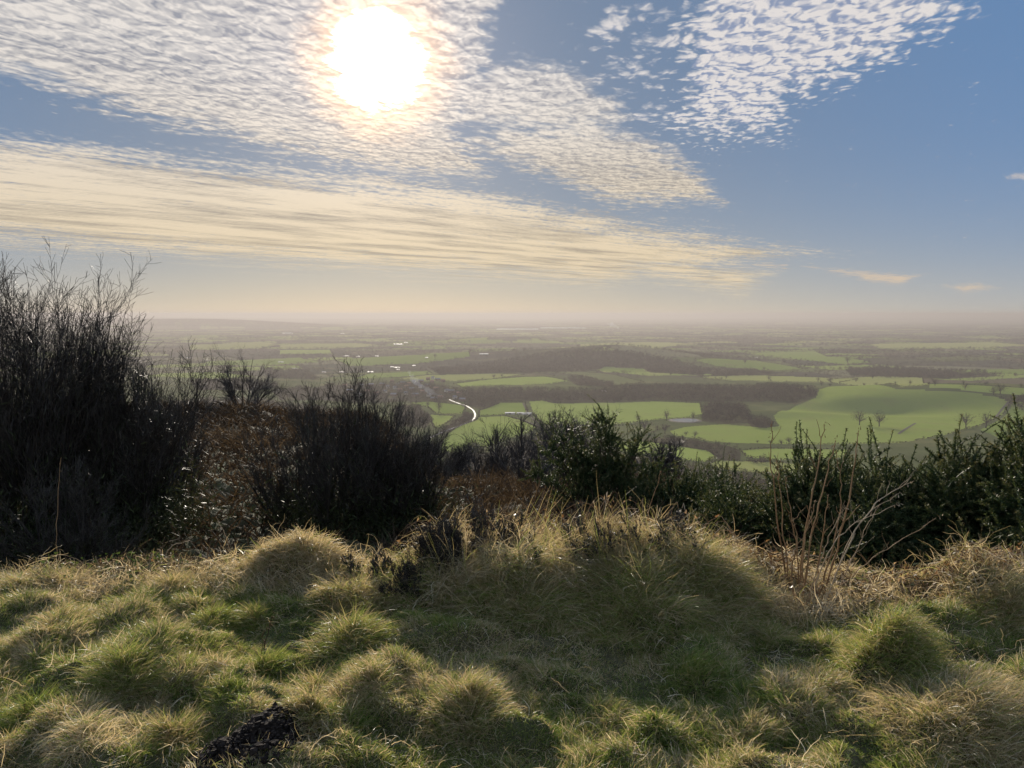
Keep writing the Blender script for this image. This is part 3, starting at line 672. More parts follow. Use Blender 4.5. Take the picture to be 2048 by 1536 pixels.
# ------------------------------------------------------------------ buildings, roads, water
M_brick = plain_mat('brick', (.22, .12, .08), .85, .2, .8, (.16, .10, .075)); M_render = plain_mat('render_wall', (.55, .50, .42), .8)
M_slate = plain_mat('slate', (.13, .13, .14), .33, .6); M_tile = plain_mat('clay_tile', (.25, .12, .07), .5, .4)
M_sheet = plain_mat('steel_sheet', (.30, .31, .32), .55, .5); M_glass = plain_mat('greenhouse_glass', (.60, .64, .60), .42, 1.0); M_dark = plain_mat('dark_opening', (.02, .02, .02), .5)
M_road = plain_mat('wet_tarmac', (.09, .09, .09), .64, .35); M_track = plain_mat('farm_track', (.12, .105, .08), 1.0, 0.0)
def box(x0, x1, y0, y1, z0, z1):
    V = np.array([(a, b, c) for c in (z0, z1) for b in (y0, y1) for a in (x0, x1)], float)
    return V, np.array([(0, 2, 3, 1), (4, 5, 7, 6), (0, 1, 5, 4), (2, 6, 7, 3), (0, 4, 6, 2), (1, 3, 7, 5)])
def gable(L, D, h, rise, over=.35):
    wall = G(); V, F = box(-L / 2, L / 2, -D / 2, D / 2, -2, h); wall.add(V, F)
    for s in (-1, 1): wall.add([(s * L / 2, -D / 2, h), (s * L / 2, D / 2, h), (s * L / 2, 0, h + rise)], np.array([(0, 1, 2)]))
    roof = G(); t_ = .25; o = over; k = rise / (D / 2); a = L / 2 + o; b = D / 2 + o; zb = h - k * o
    for s in (-1, 1):
        lo = [(-a, s * b, zb + .02), (a, s * b, zb + .02), (a, 0, h + rise + .02), (-a, 0, h + rise + .02)]; up = [(x_, y_, z_ + t_) for x_, y_, z_ in lo]
        roof.add(lo + up, np.array([(0, 1, 2, 3), (7, 6, 5, 4), (0, 4, 5, 1), (1, 5, 6, 2), (2, 6, 7, 3), (3, 7, 4, 0)]))
    return wall, roof
def make_house(L, D, h, rise, wm, rm):
    w, r = gable(L, D, h, rise); w = w.mesh('wall', wm); r = r.mesh('roof', rm)
    c = G(); V, F = box(L / 2 - 1.1, L / 2 - .2, -.45, .45, h + rise * .5, h + rise + 1.2); c.add(V, F); V, F = box(L / 2 - .95, L / 2 - .35, -.3, .3, h + rise + 1.2, h + rise + 1.5); c.add(V, F)
    wi = G()
    for zz in (1.0, 3.4):
        for xx in (-L * .3, 0, L * .3):
            if zz + 1.2 < h:
                for s in (-1, 1): V, F = box(xx - .55, xx + .55, s * D / 2 - .04, s * D / 2 + .04, zz, zz + 1.2); wi.add(V, F)
    return w, r, c.mesh('chimney', M_brick), wi.mesh('windows', M_dark)
HOUSES = [make_house(11, 7, 5.2, 3.0, M_brick, M_tile), make_house(9, 7, 5.0, 2.8, M_render, M_slate), make_house(15, 8, 4.6, 2.6, M_brick, M_slate)]
def barn(L, D, h, rise, rm):
    w, r = gable(L, D, h, rise, .5); d = G()
    V, F = box(-2.4, 2.4, -D / 2 - .06, -D / 2 + .05, 0, h * .8); d.add(V, F); return w.mesh('wall', M_render), r.mesh('roof', rm), d.mesh('door', M_dark)
BARNS = [barn(34, 16, 5, 1.3, M_sheet), barn(22, 12, 4.5, 1.0, M_sheet), barn(60, 22, 6, 1.7, M_sheet)]
def put(name, parts, pn, p, rz, label, cat, group, sc_=1.0):
    o = link(name, None, loc=(p[0], p[1], float(height(p[0], p[1]))), label=label, cat=cat, group=group); o.rotation_euler.z = rz; o.scale = (sc_,) * 3
    for n_, m_ in zip(pn, parts): link(n_, m_, o)
HP = [(752, 790), (770, 786), (788, 792), (800, 783), (812, 789), (830, 792), (845, 786), (858, 793), (868, 800), (880, 798), (795, 772), (806, 768), (818, 770), (828, 766), (842, 764), (856, 760), (866, 758), (876, 761), (886, 764), (776, 776), (765, 771), (784, 765), (893, 784), (903, 785), (918, 790), (840, 776), (855, 773), (872, 780), (790, 778), (822, 780), (735, 786), (724, 774), (742, 772), (864, 766), (910, 798), (925, 802), (812, 776), (720, 792), (700, 784), (690, 774)]
w = far_hit([p[0] for p in HP], [p[1] for p in HP])
for i, p in enumerate(w): put('village_house', HOUSES[i % 3], ('wall', 'roof', 'chimney', 'windows'), p, rng.uniform(-.6, .6), 'small village house with a glinting roof among bare trees', 'house', 'village houses')
BP = [(1020, 828, 0, 'low white roofed farm shed at the left of the row above the farm track'), (1040, 828, 1, 'middle pale shed of the farm row beside the track'), (1054, 829, 0, 'farm shed at the right of the row beside the track'),
      (693, 713, 0, 'pale farm building on the plain with two bright ends'), (716, 714, 1, 'farm building next to the pale one with bright ends'), (754, 713, 1, 'small bright shed alone in the long field'), (853, 716, 1, 'tiny bright shed at the edge of the long field'),
      (797, 690, 2, 'long bright roofed shed far beyond the village'), (812, 686, 1, 'short bright shed behind the long far one'), (784, 735, 1, 'left shed of the bright cluster behind the village'), (795, 736, 0, 'brightest shed of the cluster behind the village'), (796, 740, 1, 'lower shed of the bright cluster behind the village'), (741, 745, 0, 'long bright shed above the pale strip field'),
      (683, 745, 1, 'orange tinged bright roof left of the village'), (828, 732, 1, 'shed right of the bright cluster behind the village'), (968, 709, 2, 'long thin bright roof in front of the wooded ridge'), (562, 725, 0, 'bright barn roof just right of the lone tree top'), (590, 738, 0, 'bright barn roof between the lone tree and the centre bush'),
      (592, 738, 1, 'small bright roof touching the barn between tree and bush'), (378, 717, 0, 'bright roof on the plain above the left bushes'), (648, 745, 1, 'bright roof by the top of the centre bush'), (1208, 783, 1, 'pale shed inside the wood belt'), (1512, 716, 1, 'pale shed on the plain right of the ridge'), (575, 668, 2, 'pinkish bright roof on the far plain'), (685, 668, 1, 'tiny bright roof on the far plain left of the glasshouses')]
w = far_hit([b[0] for b in BP], [b[1] for b in BP])
for (px, py, v, lab), p in zip(BP, w): put('farm_shed', BARNS[v], ('wall', 'roof', 'door'), p, rng.uniform(-.12, .12), lab, 'farm shed', 'farm sheds', .55 + max(0, (math.hypot(p[0], p[1]) - 3000) / 5000))
# glasshouses on the far plain: long ranges of low glass spans
def glasshouse(L, spans):
    g = G(); fr = G()
    for i in range(spans):
        y0 = (i - spans / 2) * 9
        V = [(-L / 2, y0, 5), (L / 2, y0, 5), (L / 2, y0 + 7.5, 6.05), (-L / 2, y0 + 7.5, 6.05), (L / 2, y0 + 9, 5), (-L / 2, y0 + 9, 5)]
        g.add(V, np.array([(0, 1, 2, 3), (3, 2, 4, 5)]))
    V, F = box(-L / 2, L / 2, -spans * 4.5, spans * 4.5, -2, 4.98); fr.add(V, F)
    return g.mesh('roof', M_glass), fr.mesh('wall', M_render)
for (pa, pb, py, lab) in ((992, 1078, 658.5, 'long bright range of glasshouses far on the plain, left half'), (1080, 1172, 656.5, 'long bright range of glasshouses far on the plain, right half')):
    w = hit([pa, pb], [py, py], rmin=5000); L = float(np.hypot(*(w[1] - w[0])[:2])); m = w.mean(0)
    o = link('glasshouse', None, loc=(m[0], m[1], float(height(m[0], m[1]))), label=lab, cat='glasshouse', group='far glasshouses'); a, b = glasshouse(L * .96, 34); link('roof', a, o); link('wall', b, o)
def strip(name, pts, wid, mat, lift=.35, rmin=850, kind='structure'):
    w = hit([p[0] for p in pts], [p[1] for p in pts], rmin=rmin)[:, :2]; seg = np.hypot(*np.diff(w, axis=0).T); cum = np.concatenate([[0], np.cumsum(seg)]); s_ = np.arange(0, cum[-1], 7.0)
    X = np.interp(s_, cum, w[:, 0]); Y = np.interp(s_, cum, w[:, 1])
    for _ in range(6): X[1:-1] = (X[:-2] + X[1:-1] * 2 + X[2:]) / 4; Y[1:-1] = (Y[:-2] + Y[1:-1] * 2 + Y[2:]) / 4
    T = norm(np.stack([np.gradient(X), np.gradient(Y)], -1)); N = np.stack([-T[:, 1], T[:, 0]], -1); C_ = np.stack([X, Y], -1)
    rows = [C_ + N * wid * k for k in (-.5, -.17, .17, .5)]; P_ = np.stack(rows, 1); z = height(P_[..., 0], P_[..., 1]); z = np.maximum(z, z[:, 1:3].mean(1)[:, None]) + lift
    V = np.concatenate([P_, z[..., None]], -1).reshape(-1, 3); F = grid_faces(len(X), 4, False); link(name, mesh(name, V, F[:, ::-1], smooth=True, mats=[mat]), kind=kind)
strip('road', [(898, 799), (920, 808), (934, 812), (946, 820), (951, 829), (948, 838), (942, 843)], 3.4, M_road)
strip('road', [(942, 843), (932, 847), (915, 854), (890, 862), (868, 872), (850, 880)], 4.6, plain_mat('glintless_tarmac', (.15, .14, .15), .95, .1))  # missing glint of the lower stretch is put into a duller, paler tarmac
strip('track', [(1008, 832), (1030, 835), (1048, 840), (1066, 848), (1088, 860)], 4, M_track)
strip('track', [(1046, 806), (1052, 818), (1058, 828), (1066, 838), (1078, 850), (1090, 862)], 4, M_track)
strip('track', [(1797, 868), (1815, 856), (1832, 846)], 4, M_track)
strip('track', [(1988, 837), (2002, 820), (2018, 803)], 4, M_track)
strip('road', [(640, 798), (660, 797), (720, 796), (770, 795), (800, 799)], 6, M_track)
def pond():
    m = bpy.data.materials.new('pond_water'); t = NT(nodes_of(m)); p = t.n('ShaderNodeBsdfPrincipled'); p.inputs['Base Color'].default_value = (.03, .035, .035, 1); p.inputs['Roughness'].default_value = .10; p.inputs['IOR'].default_value = 1.33
    ge = t.n('ShaderNodeNewGeometry'); bu = t.n('ShaderNodeBump'); bu.inputs['Strength'].default_value = .15; t.put(bu.inputs['Height'], t.noise(ge.outputs['Position'], .8, 3)); t.put(p.inputs['Normal'], bu.outputs[0])
    o = t.n('ShaderNodeOutputMaterial'); t.nt.links.new(p.outputs[0], o.inputs[0])
    pts = [(1348, 839), (1362, 838), (1380, 838), (1393, 843), (1378, 845), (1358, 844)]; w = far_hit([p[0] for p in pts], [p[1] for p in pts]); c = w.mean(0); n = 40
    q = w[:, :2] - c[:2]; an = np.sort(np.arctan2(q[:, 1], q[:, 0])); od = np.argsort(np.arctan2(q[:, 1], q[:, 0])); rr = np.hypot(*q[od].T); a = np.linspace(-PI, PI, n, endpoint=False)
    r_ = np.interp(a, an, rr, period=2 * PI); zz = w[:, 2].max() + .6; V = np.concatenate([[[c[0], c[1], zz]], np.stack([c[0] + np.cos(a) * r_, c[1] + np.sin(a) * r_, np.full(n, zz)], -1)])
    F = np.stack([np.zeros(n, int), 1 + np.arange(n), 1 + (np.arange(n) + 1) % n], -1); link('pond', mesh('pond', V, F, mats=[m]), kind='structure')
    # its earth bank, tucked under the water's edge and running down to the field
    V = []; 
    for s_, dz in ((1.0, -.05), (1.05, .25), (1.25, -.2), (1.6, -3.0)): V.append(np.stack([c[0] + np.cos(a) * r_ * s_, c[1] + np.sin(a) * r_ * s_, np.full(n, zz + dz)], -1))
    F = grid_faces(4, n, True); link('pond_bank', mesh('pond_bank', np.concatenate(V), F, tone=None, mats=[plain_mat('bank_earth', (.07, .06, .04), .9, .2, .3)]), kind='structure')
pond()
def smoke(px, py, dist_rmin, pts, dens, label):
    w = hit([px], [py], rmin=dist_rmin)[0]; g = G()
    m = bpy.data.materials.new('smoke'); nt = nodes_of(m); o = nt.nodes.new('ShaderNodeOutputMaterial'); v = nt.nodes.new('ShaderNodeVolumePrincipled'); v.inputs['Color'].default_value = (.85, .9, 1, 1); v.inputs['Density'].default_value = dens; nt.links.new(v.outputs[0], o.inputs['Volume'])
    d = np.array(pts, float); P_ = d[None, :, :3].copy(); k = np.linspace(0, len(d) - 1, 30); P2 = np.stack([np.interp(k, np.arange(len(d)), d[:, i]) for i in range(3)], -1)[None]; R = np.interp(k, np.arange(len(d)), d[:, 3])[None] * (1 + .25 * np.sin(k * 4) + .15 * np.cos(k * 9))
    R[:, 0] = .2; R[:, -1] = .5; V, F = tubes(P2, R, 14); V = V + (vnoise(V[:, 0] / 6, V[:, 2] / 6, 4)[:, None] - .5) * 6
    link('smoke', mesh('smoke', V, F, smooth=True, mats=[m]), loc=tuple(w), label=label, cat='smoke', kind='stuff')
smoke(892, 798, 850, [(0, 0, 1, 1.5), (-18, 8, 9, 3), (-40, 15, 18, 5), (-62, 22, 30, 7), (-80, 30, 46, 7), (-90, 36, 62, 4)], .014, 'thin plume of blue grey bonfire smoke drifting over the village')
smoke(1238, 659, 5000, [(0, 0, 2, 6), (-20, 0, 30, 16), (-90, 0, 60, 26), (-160, 0, 75, 10)], .008, 'tiny white wisp of smoke far out on the plain right of the glasshouses')
# ------------------------------------------------------------------ the hilltop: shrubs
def polylines(st, d, L, K=5, wig=.1, lift=0.0, curl=None):
    """st (N,3), d (N,3) unit, L (N,) -> (N,K,3) gently crooked"""
    N = len(st); seg = (L / (K - 1))[:, None]; P = [st]; dd = d.copy()
    for k in range(1, K):
        dd = norm(dd + rng.normal(size=(N, 3)) * wig + np.array([0, 0, lift])); P.append(P[-1] + dd * seg)
    return np.stack(P, 1)
def sprout(P, R, n, t0, t1, L, ang, wig=.12, lift=.08, K=4, rs=.6, rend=.5, rmin=.0012, per_len=True):
    N, Kp, _ = P.shape; i = np.repeat(np.arange(N), n); M = len(i); t = t0 + (t1 - t0) * rng.random(M)
    f = t * (Kp - 1); a = np.minimum(f.astype(int), Kp - 2); fr = (f - a)[:, None]; st = P[i, a] * (1 - fr) + P[i, a + 1] * fr
    pd = norm(P[i, a + 1] - P[i, a]); q = norm(np.cross(pd, rng.normal(size=(M, 3)))); an = rng.normal(ang, ang * .25, M)[:, None]
    d = norm(pd * np.cos(an) + q * np.sin(an)); ll = L * rng.uniform(.5, 1.25, M) * (1.15 - .55 * t)
    r0 = np.maximum((R[i, a] * (1 - fr[:, 0]) + R[i, a + 1] * fr[:, 0]) * rs, rmin)
    Pn = polylines(st, d, ll, K, wig, lift); Rn = r0[:, None] * np.linspace(1, rend, K)[None]; return Pn, np.maximum(Rn, rmin * .8)
M_shrub = leafy('thorn_bark', [(0, (.022, .018, .015)), (.5, (.040, .032, .026)), (.8, (.075, .062, .048)), (1, (.05, .06, .03))], trans=0, gloss=.05, rough=.5)
M_tree = leafy('grey_bark', [(0, (.035, .030, .028)), (1, (.085, .072, .06))], trans=0, gloss=.04)
M_moss = leafy('mossy_twigs', [(0, (.02, .024, .012)), (.6, (.035, .042, .018)), (1, (.07, .08, .03))], trans=.15, gloss=.02)
def shrub(name, px, dist, h, spread, stems, label, group=None, n2=8, n3=5, n4=3, rad=.011, base_r=.22, thick=1.0, seed=0, z_off=0.0, mat=None, cat='shrub', fill=0, tip_leaves=0, lean=0.0, ang=None, fan=0.0):
    a1, a2 = ang or ((.66, .62) if cat == 'tree' else (.42, .48)); lf = .05 if cat == 'tree' else .11
    global rng
    h = h * .80 if n4 and cat != 'shrubx' else h
    keep = rng; rng = np.random.default_rng(seed + 100); x, y = gp(px, dist); z = float(height(x, y)) - .05 + z_off
    az_ = rng.random(stems) * 2 * PI; ti = np.abs(rng.normal(0, 1, stems)) * math.atan2(spread, h); ti = np.minimum(ti, 1.25)
    if cat == 'tree': ti = rng.uniform(.05, 1, stems) * math.atan2(spread, h)
    if fan: ti = rng.random(stems) ** (.5 if cat == 'tree' else 1) * fan
    st = np.stack([np.cos(az_) * base_r * rng.random(stems), np.sin(az_) * base_r * rng.random(stems), np.zeros(stems)], -1)
    d = np.stack([np.cos(az_) * np.sin(ti) + lean, np.sin(az_) * np.sin(ti), np.cos(ti)], -1); L = h * rng.uniform(.72, 1.05, stems) * (1 - .25 * (ti / 1.25))
    P1 = polylines(st, norm(d), L, 8, .07, .06 if cat != 'tree' else .02); R1 = rad * thick * rng.uniform(.6, 1.2, (stems, 1)) * np.linspace(1, .22, 8)[None]
    P2, R2 = sprout(P1, R1, n2, .15 if cat != 'tree' else .34, .95, h * (.36 if cat != 'tree' else .30), a1, .075, lf, 6, .62, .4, .0018 * thick)
    P3, R3 = sprout(P2, R2, n3, .15, 1.0, h * .17, a2, .09, lf, 4, .7, .5, .0014 * thick)
    root = link(name, None, loc=(x, y, z), label=label, cat=cat, group=group)
    g = G(); V, F = tubes(P1, R1, 5); g.add(V, F, np.repeat(rng.uniform(.2, .7, stems), 8 * 5)); link('stems', g.mesh('stems', mat or M_shrub), root)
    g = G(); V, F = tubes(P2, R2, 4); g.add(V, F, rng.uniform(.1, .7, len(V)) * .6 + .1); V, F = tubes(P3, R3, 3); g.add(V, F, np.repeat(rng.uniform(.1, .9, len(P3)), 12))
    if n4:
        P4, R4 = sprout(P3, R3, n4, .1, 1.0, h * .065, .7, .16, .05, 3, .8, .6, .0014 * thick); V, F = tubes(P4, R4, 3); g.add(V, F, np.repeat(rng.uniform(.1, 1, len(P4)), 9))
    link('twigs', g.mesh('twigs', mat or M_shrub), root)
    if fill:          # leaf scraps, moss and dead grass caught low in the bush
        c = rng.normal(size=(fill, 3)) * np.array([spread * .55, spread * .55, h * .20]); c[:, 2] = np.abs(c[:, 2]) + .03; q_ = min(1, h * .7); V, F = slivers(c, rng.uniform(.04, .14, fill) * q_, rng.uniform(.004, .016, fill) * q_, .2)
        g = G(); g.add(V, F, np.repeat(rng.random(fill), 3)); link('moss', g.mesh('moss', M_moss), root)
    if tip_leaves:
        q = (P3 if n4 == 0 else P4)[:, -1]; q = q[rng.permutation(len(q))[:tip_leaves]]; V, F = slivers(q, rng.uniform(.015, .035, len(q)), rng.uniform(.008, .02, len(q)), .0)
        g = G(); g.add(V, F, .3); link('leaves', g.mesh('leaves', M_moss), root)
    rng = keep; return root
g1 = 'tall bare shrubs at the left edge'
shrub('bare_shrub', -70, 7.7, 3.2, .85, 38, 'tall bare thorn shrub cut by the left edge of the view', g1, seed=1, thick=1.35, fill=5000)
shrub('bare_shrub', 45, 7.4, 3.15, .62, 46, 'tallest dark bare shrub, dense twigs against the sky', g1, seed=2, thick=1.35, n4=4, fill=6000)
shrub('bare_shrub', 165, 7.8, 2.9, .55, 36, 'tall bare shrub on the right flank of the tallest one', g1, seed=3, thick=1.35, fill=6000)
shrub('bare_shrub', 250, 8.0, 2.4, .62, 34, 'middling bare shrub whose top slopes down towards the lone tree', g1, seed=4, thick=1.4, fill=6000)
shrub('bare_shrub', 300, 8.6, 2.05, .55, 30, 'low bare shrub at the right foot of the tall dark ones', g1, seed=5, thick=1.3, fill=4000)
shrub('bare_shrub', 345, 9.8, 1.75, .3, 12, 'small thin shrub just left of the lone tree', None, seed=6, thick=1.2)
shrub('bare_shrub', 110, 6.5, 1.1, .8, 26, 'low tangle of stems at the foot of the tallest shrub', None, seed=16, thick=1.2, fill=5000, n4=4)
g2 = 'bare shrubs in the middle'
shrub('bare_shrub', 668, 8.4, 2.02, .62, 40, 'rounded dark bare shrub in the middle with the highest twigs', g2, seed=7, thick=1.35, n4=3, fill=5000, fan=.62)
shrub('bare_shrub', 768, 8.5, 1.76, .55, 34, 'dark bare shrub joined to the right of the highest middle one', g2, seed=8, thick=1.35, n4=3, fill=5000, fan=.62)
shrub('bare_shrub', 835, 8.8, 1.15, .45, 24, 'lowest right hand shoots of the middle shrubs above the bracken bank', g2, seed=9, thick=1.3, fill=4000)
shrub('bare_shrub', 592, 8.9, 1.38, .38, 20, 'thin left hand shrub of the middle cluster', g2, seed=10, thick=1.3, fill=3000)
g3 = 'small bare trees on the slope'
shrub('small_tree', 482, 25.0, 3.2, 2.6, 14, 'lone small bare tree with a rounded twiggy crown above the bracken ridge', None, n2=9, n3=6, n4=3, rad=.036, base_r=.05, thick=1.0, fan=1.0, seed=11, mat=M_tree, cat='tree')
shrub('small_tree', 985, 24, 3.9, 1.6, 9, 'bare tree with a bent trunk right of the bracken bank', g3, n2=9, n3=6, n4=3, rad=.035, base_r=.1, thick=1.7, seed=12, mat=M_tree, cat='tree')
shrub('small_tree', 1060, 20, 3.3, 1.4, 9, 'bare tree showing a dark trunk left of the tall gorse', g3, n2=9, n3=6, n4=3, rad=.035, base_r=.1, thick=1.6, seed=13, mat=M_tree, cat='tree')
shrub('small_tree', 925, 28, 4.0, 1.6, 9, 'faint bare tree just above the bracken bank', g3, n2=9, n3=6, n4=3, rad=.035, base_r=.1, thick=1.8, seed=14, mat=M_tree, cat='tree')
shrub('small_tree', 1158, 13, 1.95, 1.1, 16, 'dense twiggy shrub with a few clinging leaves behind the tall gorse', g3, n2=8, n3=6, n4=4, rad=.02, base_r=.1, thick=1.3, seed=15, mat=M_tree, tip_leaves=500, cat='tree')
shrub('small_tree', 1330, 19, 2.0, 1.1, 12, 'low bare tree top showing right of the tall gorse', g3, n2=9, n3=8, n4=5, rad=.03, base_r=.2, thick=1.8, seed=17, mat=M_tree, cat='tree')
shrub('small_tree', 880, 15, 1.5, .9, 14, 'low bare bush on the slope behind the bracken bank', g3, n2=9, n3=7, n4=5, rad=.02, base_r=.2, thick=1.6, seed=18, mat=M_tree, cat='tree')
shrub('small_tree', 1080, 12, 1.0, .8, 16, 'grey twiggy scrub at the foot of the tall gorse', g3, n2=8, n3=7, n4=5, rad=.012, base_r=.3, thick=1.4, seed=19, mat=M_tree, cat='tree')
shrub('heather', 884, 4.28, .42, .14, 34, 'small dark upright heather on the crest left of the mound', None, n2=11, n3=6, n4=4, rad=.004, base_r=.08, thick=.9, seed=20, fill=1200)
shrub('heather', 820, 4.15, .24, .14, 24, 'low dark heather in front of the upright one', None, n2=11, n3=6, n4=4, rad=.004, base_r=.08, thick=.8, seed=21, fill=200)

# ------------------------------------------------------------------ gorse
M_gorse = leafy('gorse_spines', [(0, (.014, .026, .012)), (.4, (.030, .052, .020)), (.75, (.075, .095, .034)), (1, (.19, .17, .08))], trans=.32, gloss=.05)
M_gstem = leafy('gorse_wood', [(0, (.030, .024, .018)), (1, (.085, .065, .04))], trans=0, gloss=.03)
def shoot(nsp, seed, spl=.022):
    r = np.random.default_rng(seed); k = np.linspace(0, 1, 6); bx, by = r.normal(size=2) * .35
    P = np.stack([bx * k ** 2, by * k ** 2, k], -1); t = r.random(nsp) ** .85; a = np.arange(nsp) * 2.4 + r.random(nsp)
    c = np.stack([np.interp(t, k, P[:, 0]), np.interp(t, k, P[:, 1]), t], -1); up = r.uniform(.25, .9, nsp); d = norm(np.stack([np.cos(a), np.sin(a), up], -1))
    ln = (1.0 - .45 * t) * r.uniform(.7, 1.3, nsp); return P, c, d, ln, t
SH = [shoot(135, i) for i in range(7)]
def gorse(px, dist, lumps, label, group=None, leaders=0, seed=0, zoff=0.0, stem=None, dens=1.0):
    global rng
    keep = rng; rng = np.random.default_rng(seed + 500); x, y = gp(px, dist); z = float(height(x, y)); root = link('gorse_bush', None, loc=(x, y, z + zoff), label=label, cat='gorse', group=group)
    g = G(); gs = G(); O = []; D = []; Ls = []
    for (lx, ly, lz, rx, ry, rz, n) in lumps:
        n = int(n * dens); u = rng.normal(size=(n, 3)); u[:, 2] = np.abs(u[:, 2]) * .9 - .1; u = norm(u); rr = rng.uniform(.42, 1.0, n)[:, None]
        w_ = 1 + .28 * np.sin(u[:, :1] * 6 + lx * 9) * np.cos(u[:, 1:2] * 5 + lz * 7) 
        O.append(u * rr * w_ * np.array([rx, ry, rz]) + np.array([lx, ly, lz])); D.append(norm(u * np.array([.8, .8, 1]) + np.array([0, 0, .45]) + rng.normal(size=(n, 3)) * .50)); Ls.append(rng.uniform(.09, .27, n) * rng.choice([.8, 1, 1.35], n))
    for i in range(leaders):
        l = lumps[rng.integers(len(lumps))]; a = rng.random() * 6.28; O.append(np.array([[l[0] + math.cos(a) * l[3] * .5, l[1] + math.sin(a) * l[4] * .4, l[2] + l[5] * .62]])); D.append(norm(np.array([[rng.normal() * .28, rng.normal() * .2, 1]]))); Ls.append(np.array([rng.uniform(.35, .55)]))
    O, D, Ls = np.concatenate(O), np.concatenate(D), np.concatenate(Ls); N = len(O); A = norm(np.cross(D, rng.normal(size=(N, 3)))); B = np.cross(D, A); M = np.stack([A, B, D], 1)
    for k in range(7):
        s_ = np.arange(k, N, 7)
        if not len(s_): continue
        P, c, d, ln, t = SH[k]; L = Ls[s_][:, None, None]; m = M[s_]
        sc_ = c * np.array([.7, .7, 1]); W = np.einsum('pk,nkj->npj', sc_, m) * L + O[s_][:, None]; dd = np.einsum('pk,nkj->npj', d, m); n_ = len(s_); q = len(c)
        side = norm(np.cross(dd, rng.normal(size=dd.shape))); ll = (ln * .031)[None, :, None]; wd = .0032
        V = np.stack([W - side * wd, W + side * wd, W + dd * ll], 2).reshape(-1, 3); tn = np.clip(.18 + .42 * t[None, :] + .35 * rng.random((n_, 1)) + .1 * rng.normal(size=(n_, q)), 0, 1)
        g.add(V, np.arange(len(V)).reshape(-1, 3), np.repeat(tn.ravel(), 3))
        PW = np.einsum('pk,nkj->npj', P * np.array([.7, .7, 1]), m) * L + O[s_][:, None]; R = np.broadcast_to(np.linspace(.0042, .002, 6), (n_, 6)); V, F = tubes(PW, R, 3); g.add(V, F, .4)
    link('foliage', g.mesh('foliage', M_gorse), root)
    # woody stems inside
    n = 26; az_ = rng.random(n) * 6.28; tg = O[rng.integers(0, N, n * 5)]; b = np.stack([np.cos(az_) * .12, np.sin(az_) * .1, np.zeros(n) - .1], -1); b = np.repeat(b, 5, 0); k = np.linspace(0, 1, 6)[None, :, None]
    if stem is not None: b = b * .3 + np.array(stem)
    P = b[:, None] * (1 - k) + tg[:, None] * k; P[:, 1:-1] += rng.normal(size=(len(b), 4, 3)) * .03; V, F = tubes(P, np.broadcast_to(np.linspace(.011, .004, 6), (len(b), 6)), 4); gs.add(V, F, rng.random(len(V)))
    link('stem', gs.mesh('stem', M_gstem), root); rng = keep; return root
gg = 'dark gorse bank on the right'
arms = [(0, 0, .22, .36, .3, .26, 150), (.35, .1, .12, .3, .3, .26, 110), (-.25, .1, .05, .3, .3, .22, 80)]
for tx, tz in ((-.62, .80), (-.42, .97), (.02, 1.16), (.12, .92), (.46, .92), (.70, .62), (-.78, .50), (-.2, .72), (.3, .62)):
    for k in (.45, .62, .8, .95): arms.append((tx * k ** 1.25, rng.normal() * .05, .06 + (tz - .12) * k ** .85, .09, .09, .12, 17))
gorse(1205, 9.0, arms, 'open gorse with tall arching spiky branches standing alone in the centre', None, 5, 1, stem=(.05, 0, -.2))
gorse(1350, 8.6, [(0, 0, .22, .42, .35, .40, 240), (-.3, .1, .1, .3, .3, .35, 120), (.35, 0, .15, .35, .35, .4, 160)], 'low olive gorse between the centre gorse and the dark bank', gg, 5, 2, zoff=-.16, dens=1.4)
gorse(1490, 7.0, [(0, 0, .22, .42, .4, .44, 300), (.3, -.35, .05, .36, .35, .38, 200), (-.32, -.5, -.05, .28, .28, .26, 140), (.1, -1.1, -.12, .3, .3, .22, 120)], 'gorse at the left end of the dark bank, behind the tan stalks', gg, 7, 3, zoff=-.12, dens=1.5)
gorse(1640, 6.35, [(0, 0, .30, .42, .4, .48, 380), (.32, -.5, .02, .36, .35, .36, 240), (-.2, -.9, -.05, .4, .3, .28, 200), (.2, -1.2, -.1, .3, .3, .26, 140)], 'gorse directly behind the tallest tan stalks', gg, 9, 4, zoff=.09, dens=1.7)
gorse(1800, 5.95, [(0, 0, .24, .42, .4, .52, 420), (-.32, -.4, .12, .34, .35, .40, 260), (.3, -.6, .0, .36, .3, .38, 220), (0, -1.05, -.1, .45, .35, .34, 260)], 'dense dark gorse in the middle of the bank', gg, 9, 5, zoff=.09, dens=1.7)
gorse(1955, 5.55, [(0, 0, .36, .40, .4, .56, 440), (.3, -.45, .15, .36, .35, .48, 260), (-.25, -.7, .0, .40, .3, .38, 240), (.05, -.95, -.08, .45, .3, .34, 240)], 'tallest gorse of the bank near the right edge', gg, 10, 6, zoff=.09, dens=1.7)
gorse(2110, 5.2, [(0, 0, .40, .45, .5, .60, 480), (-.25, -.55, .1, .42, .35, .46, 280), (-.1, -.95, -.05, .42, .35, .36, 200)], 'gorse cut by the right edge of the view', gg, 10, 7, zoff=.09, dens=1.7)
gorse(2290, 5.3, [(0, 0, .36, .5, .5, .56, 420), (-.1, -.6, .05, .45, .4, .4, 240)], 'gorse beyond the right edge of the view', gg, 8, 9, dens=1.3)
gorse(1440, 9.6, [(0, 0, .2, .5, .4, .4, 260)], 'lower gorse farther back at the left of the bank', gg, 4, 8)

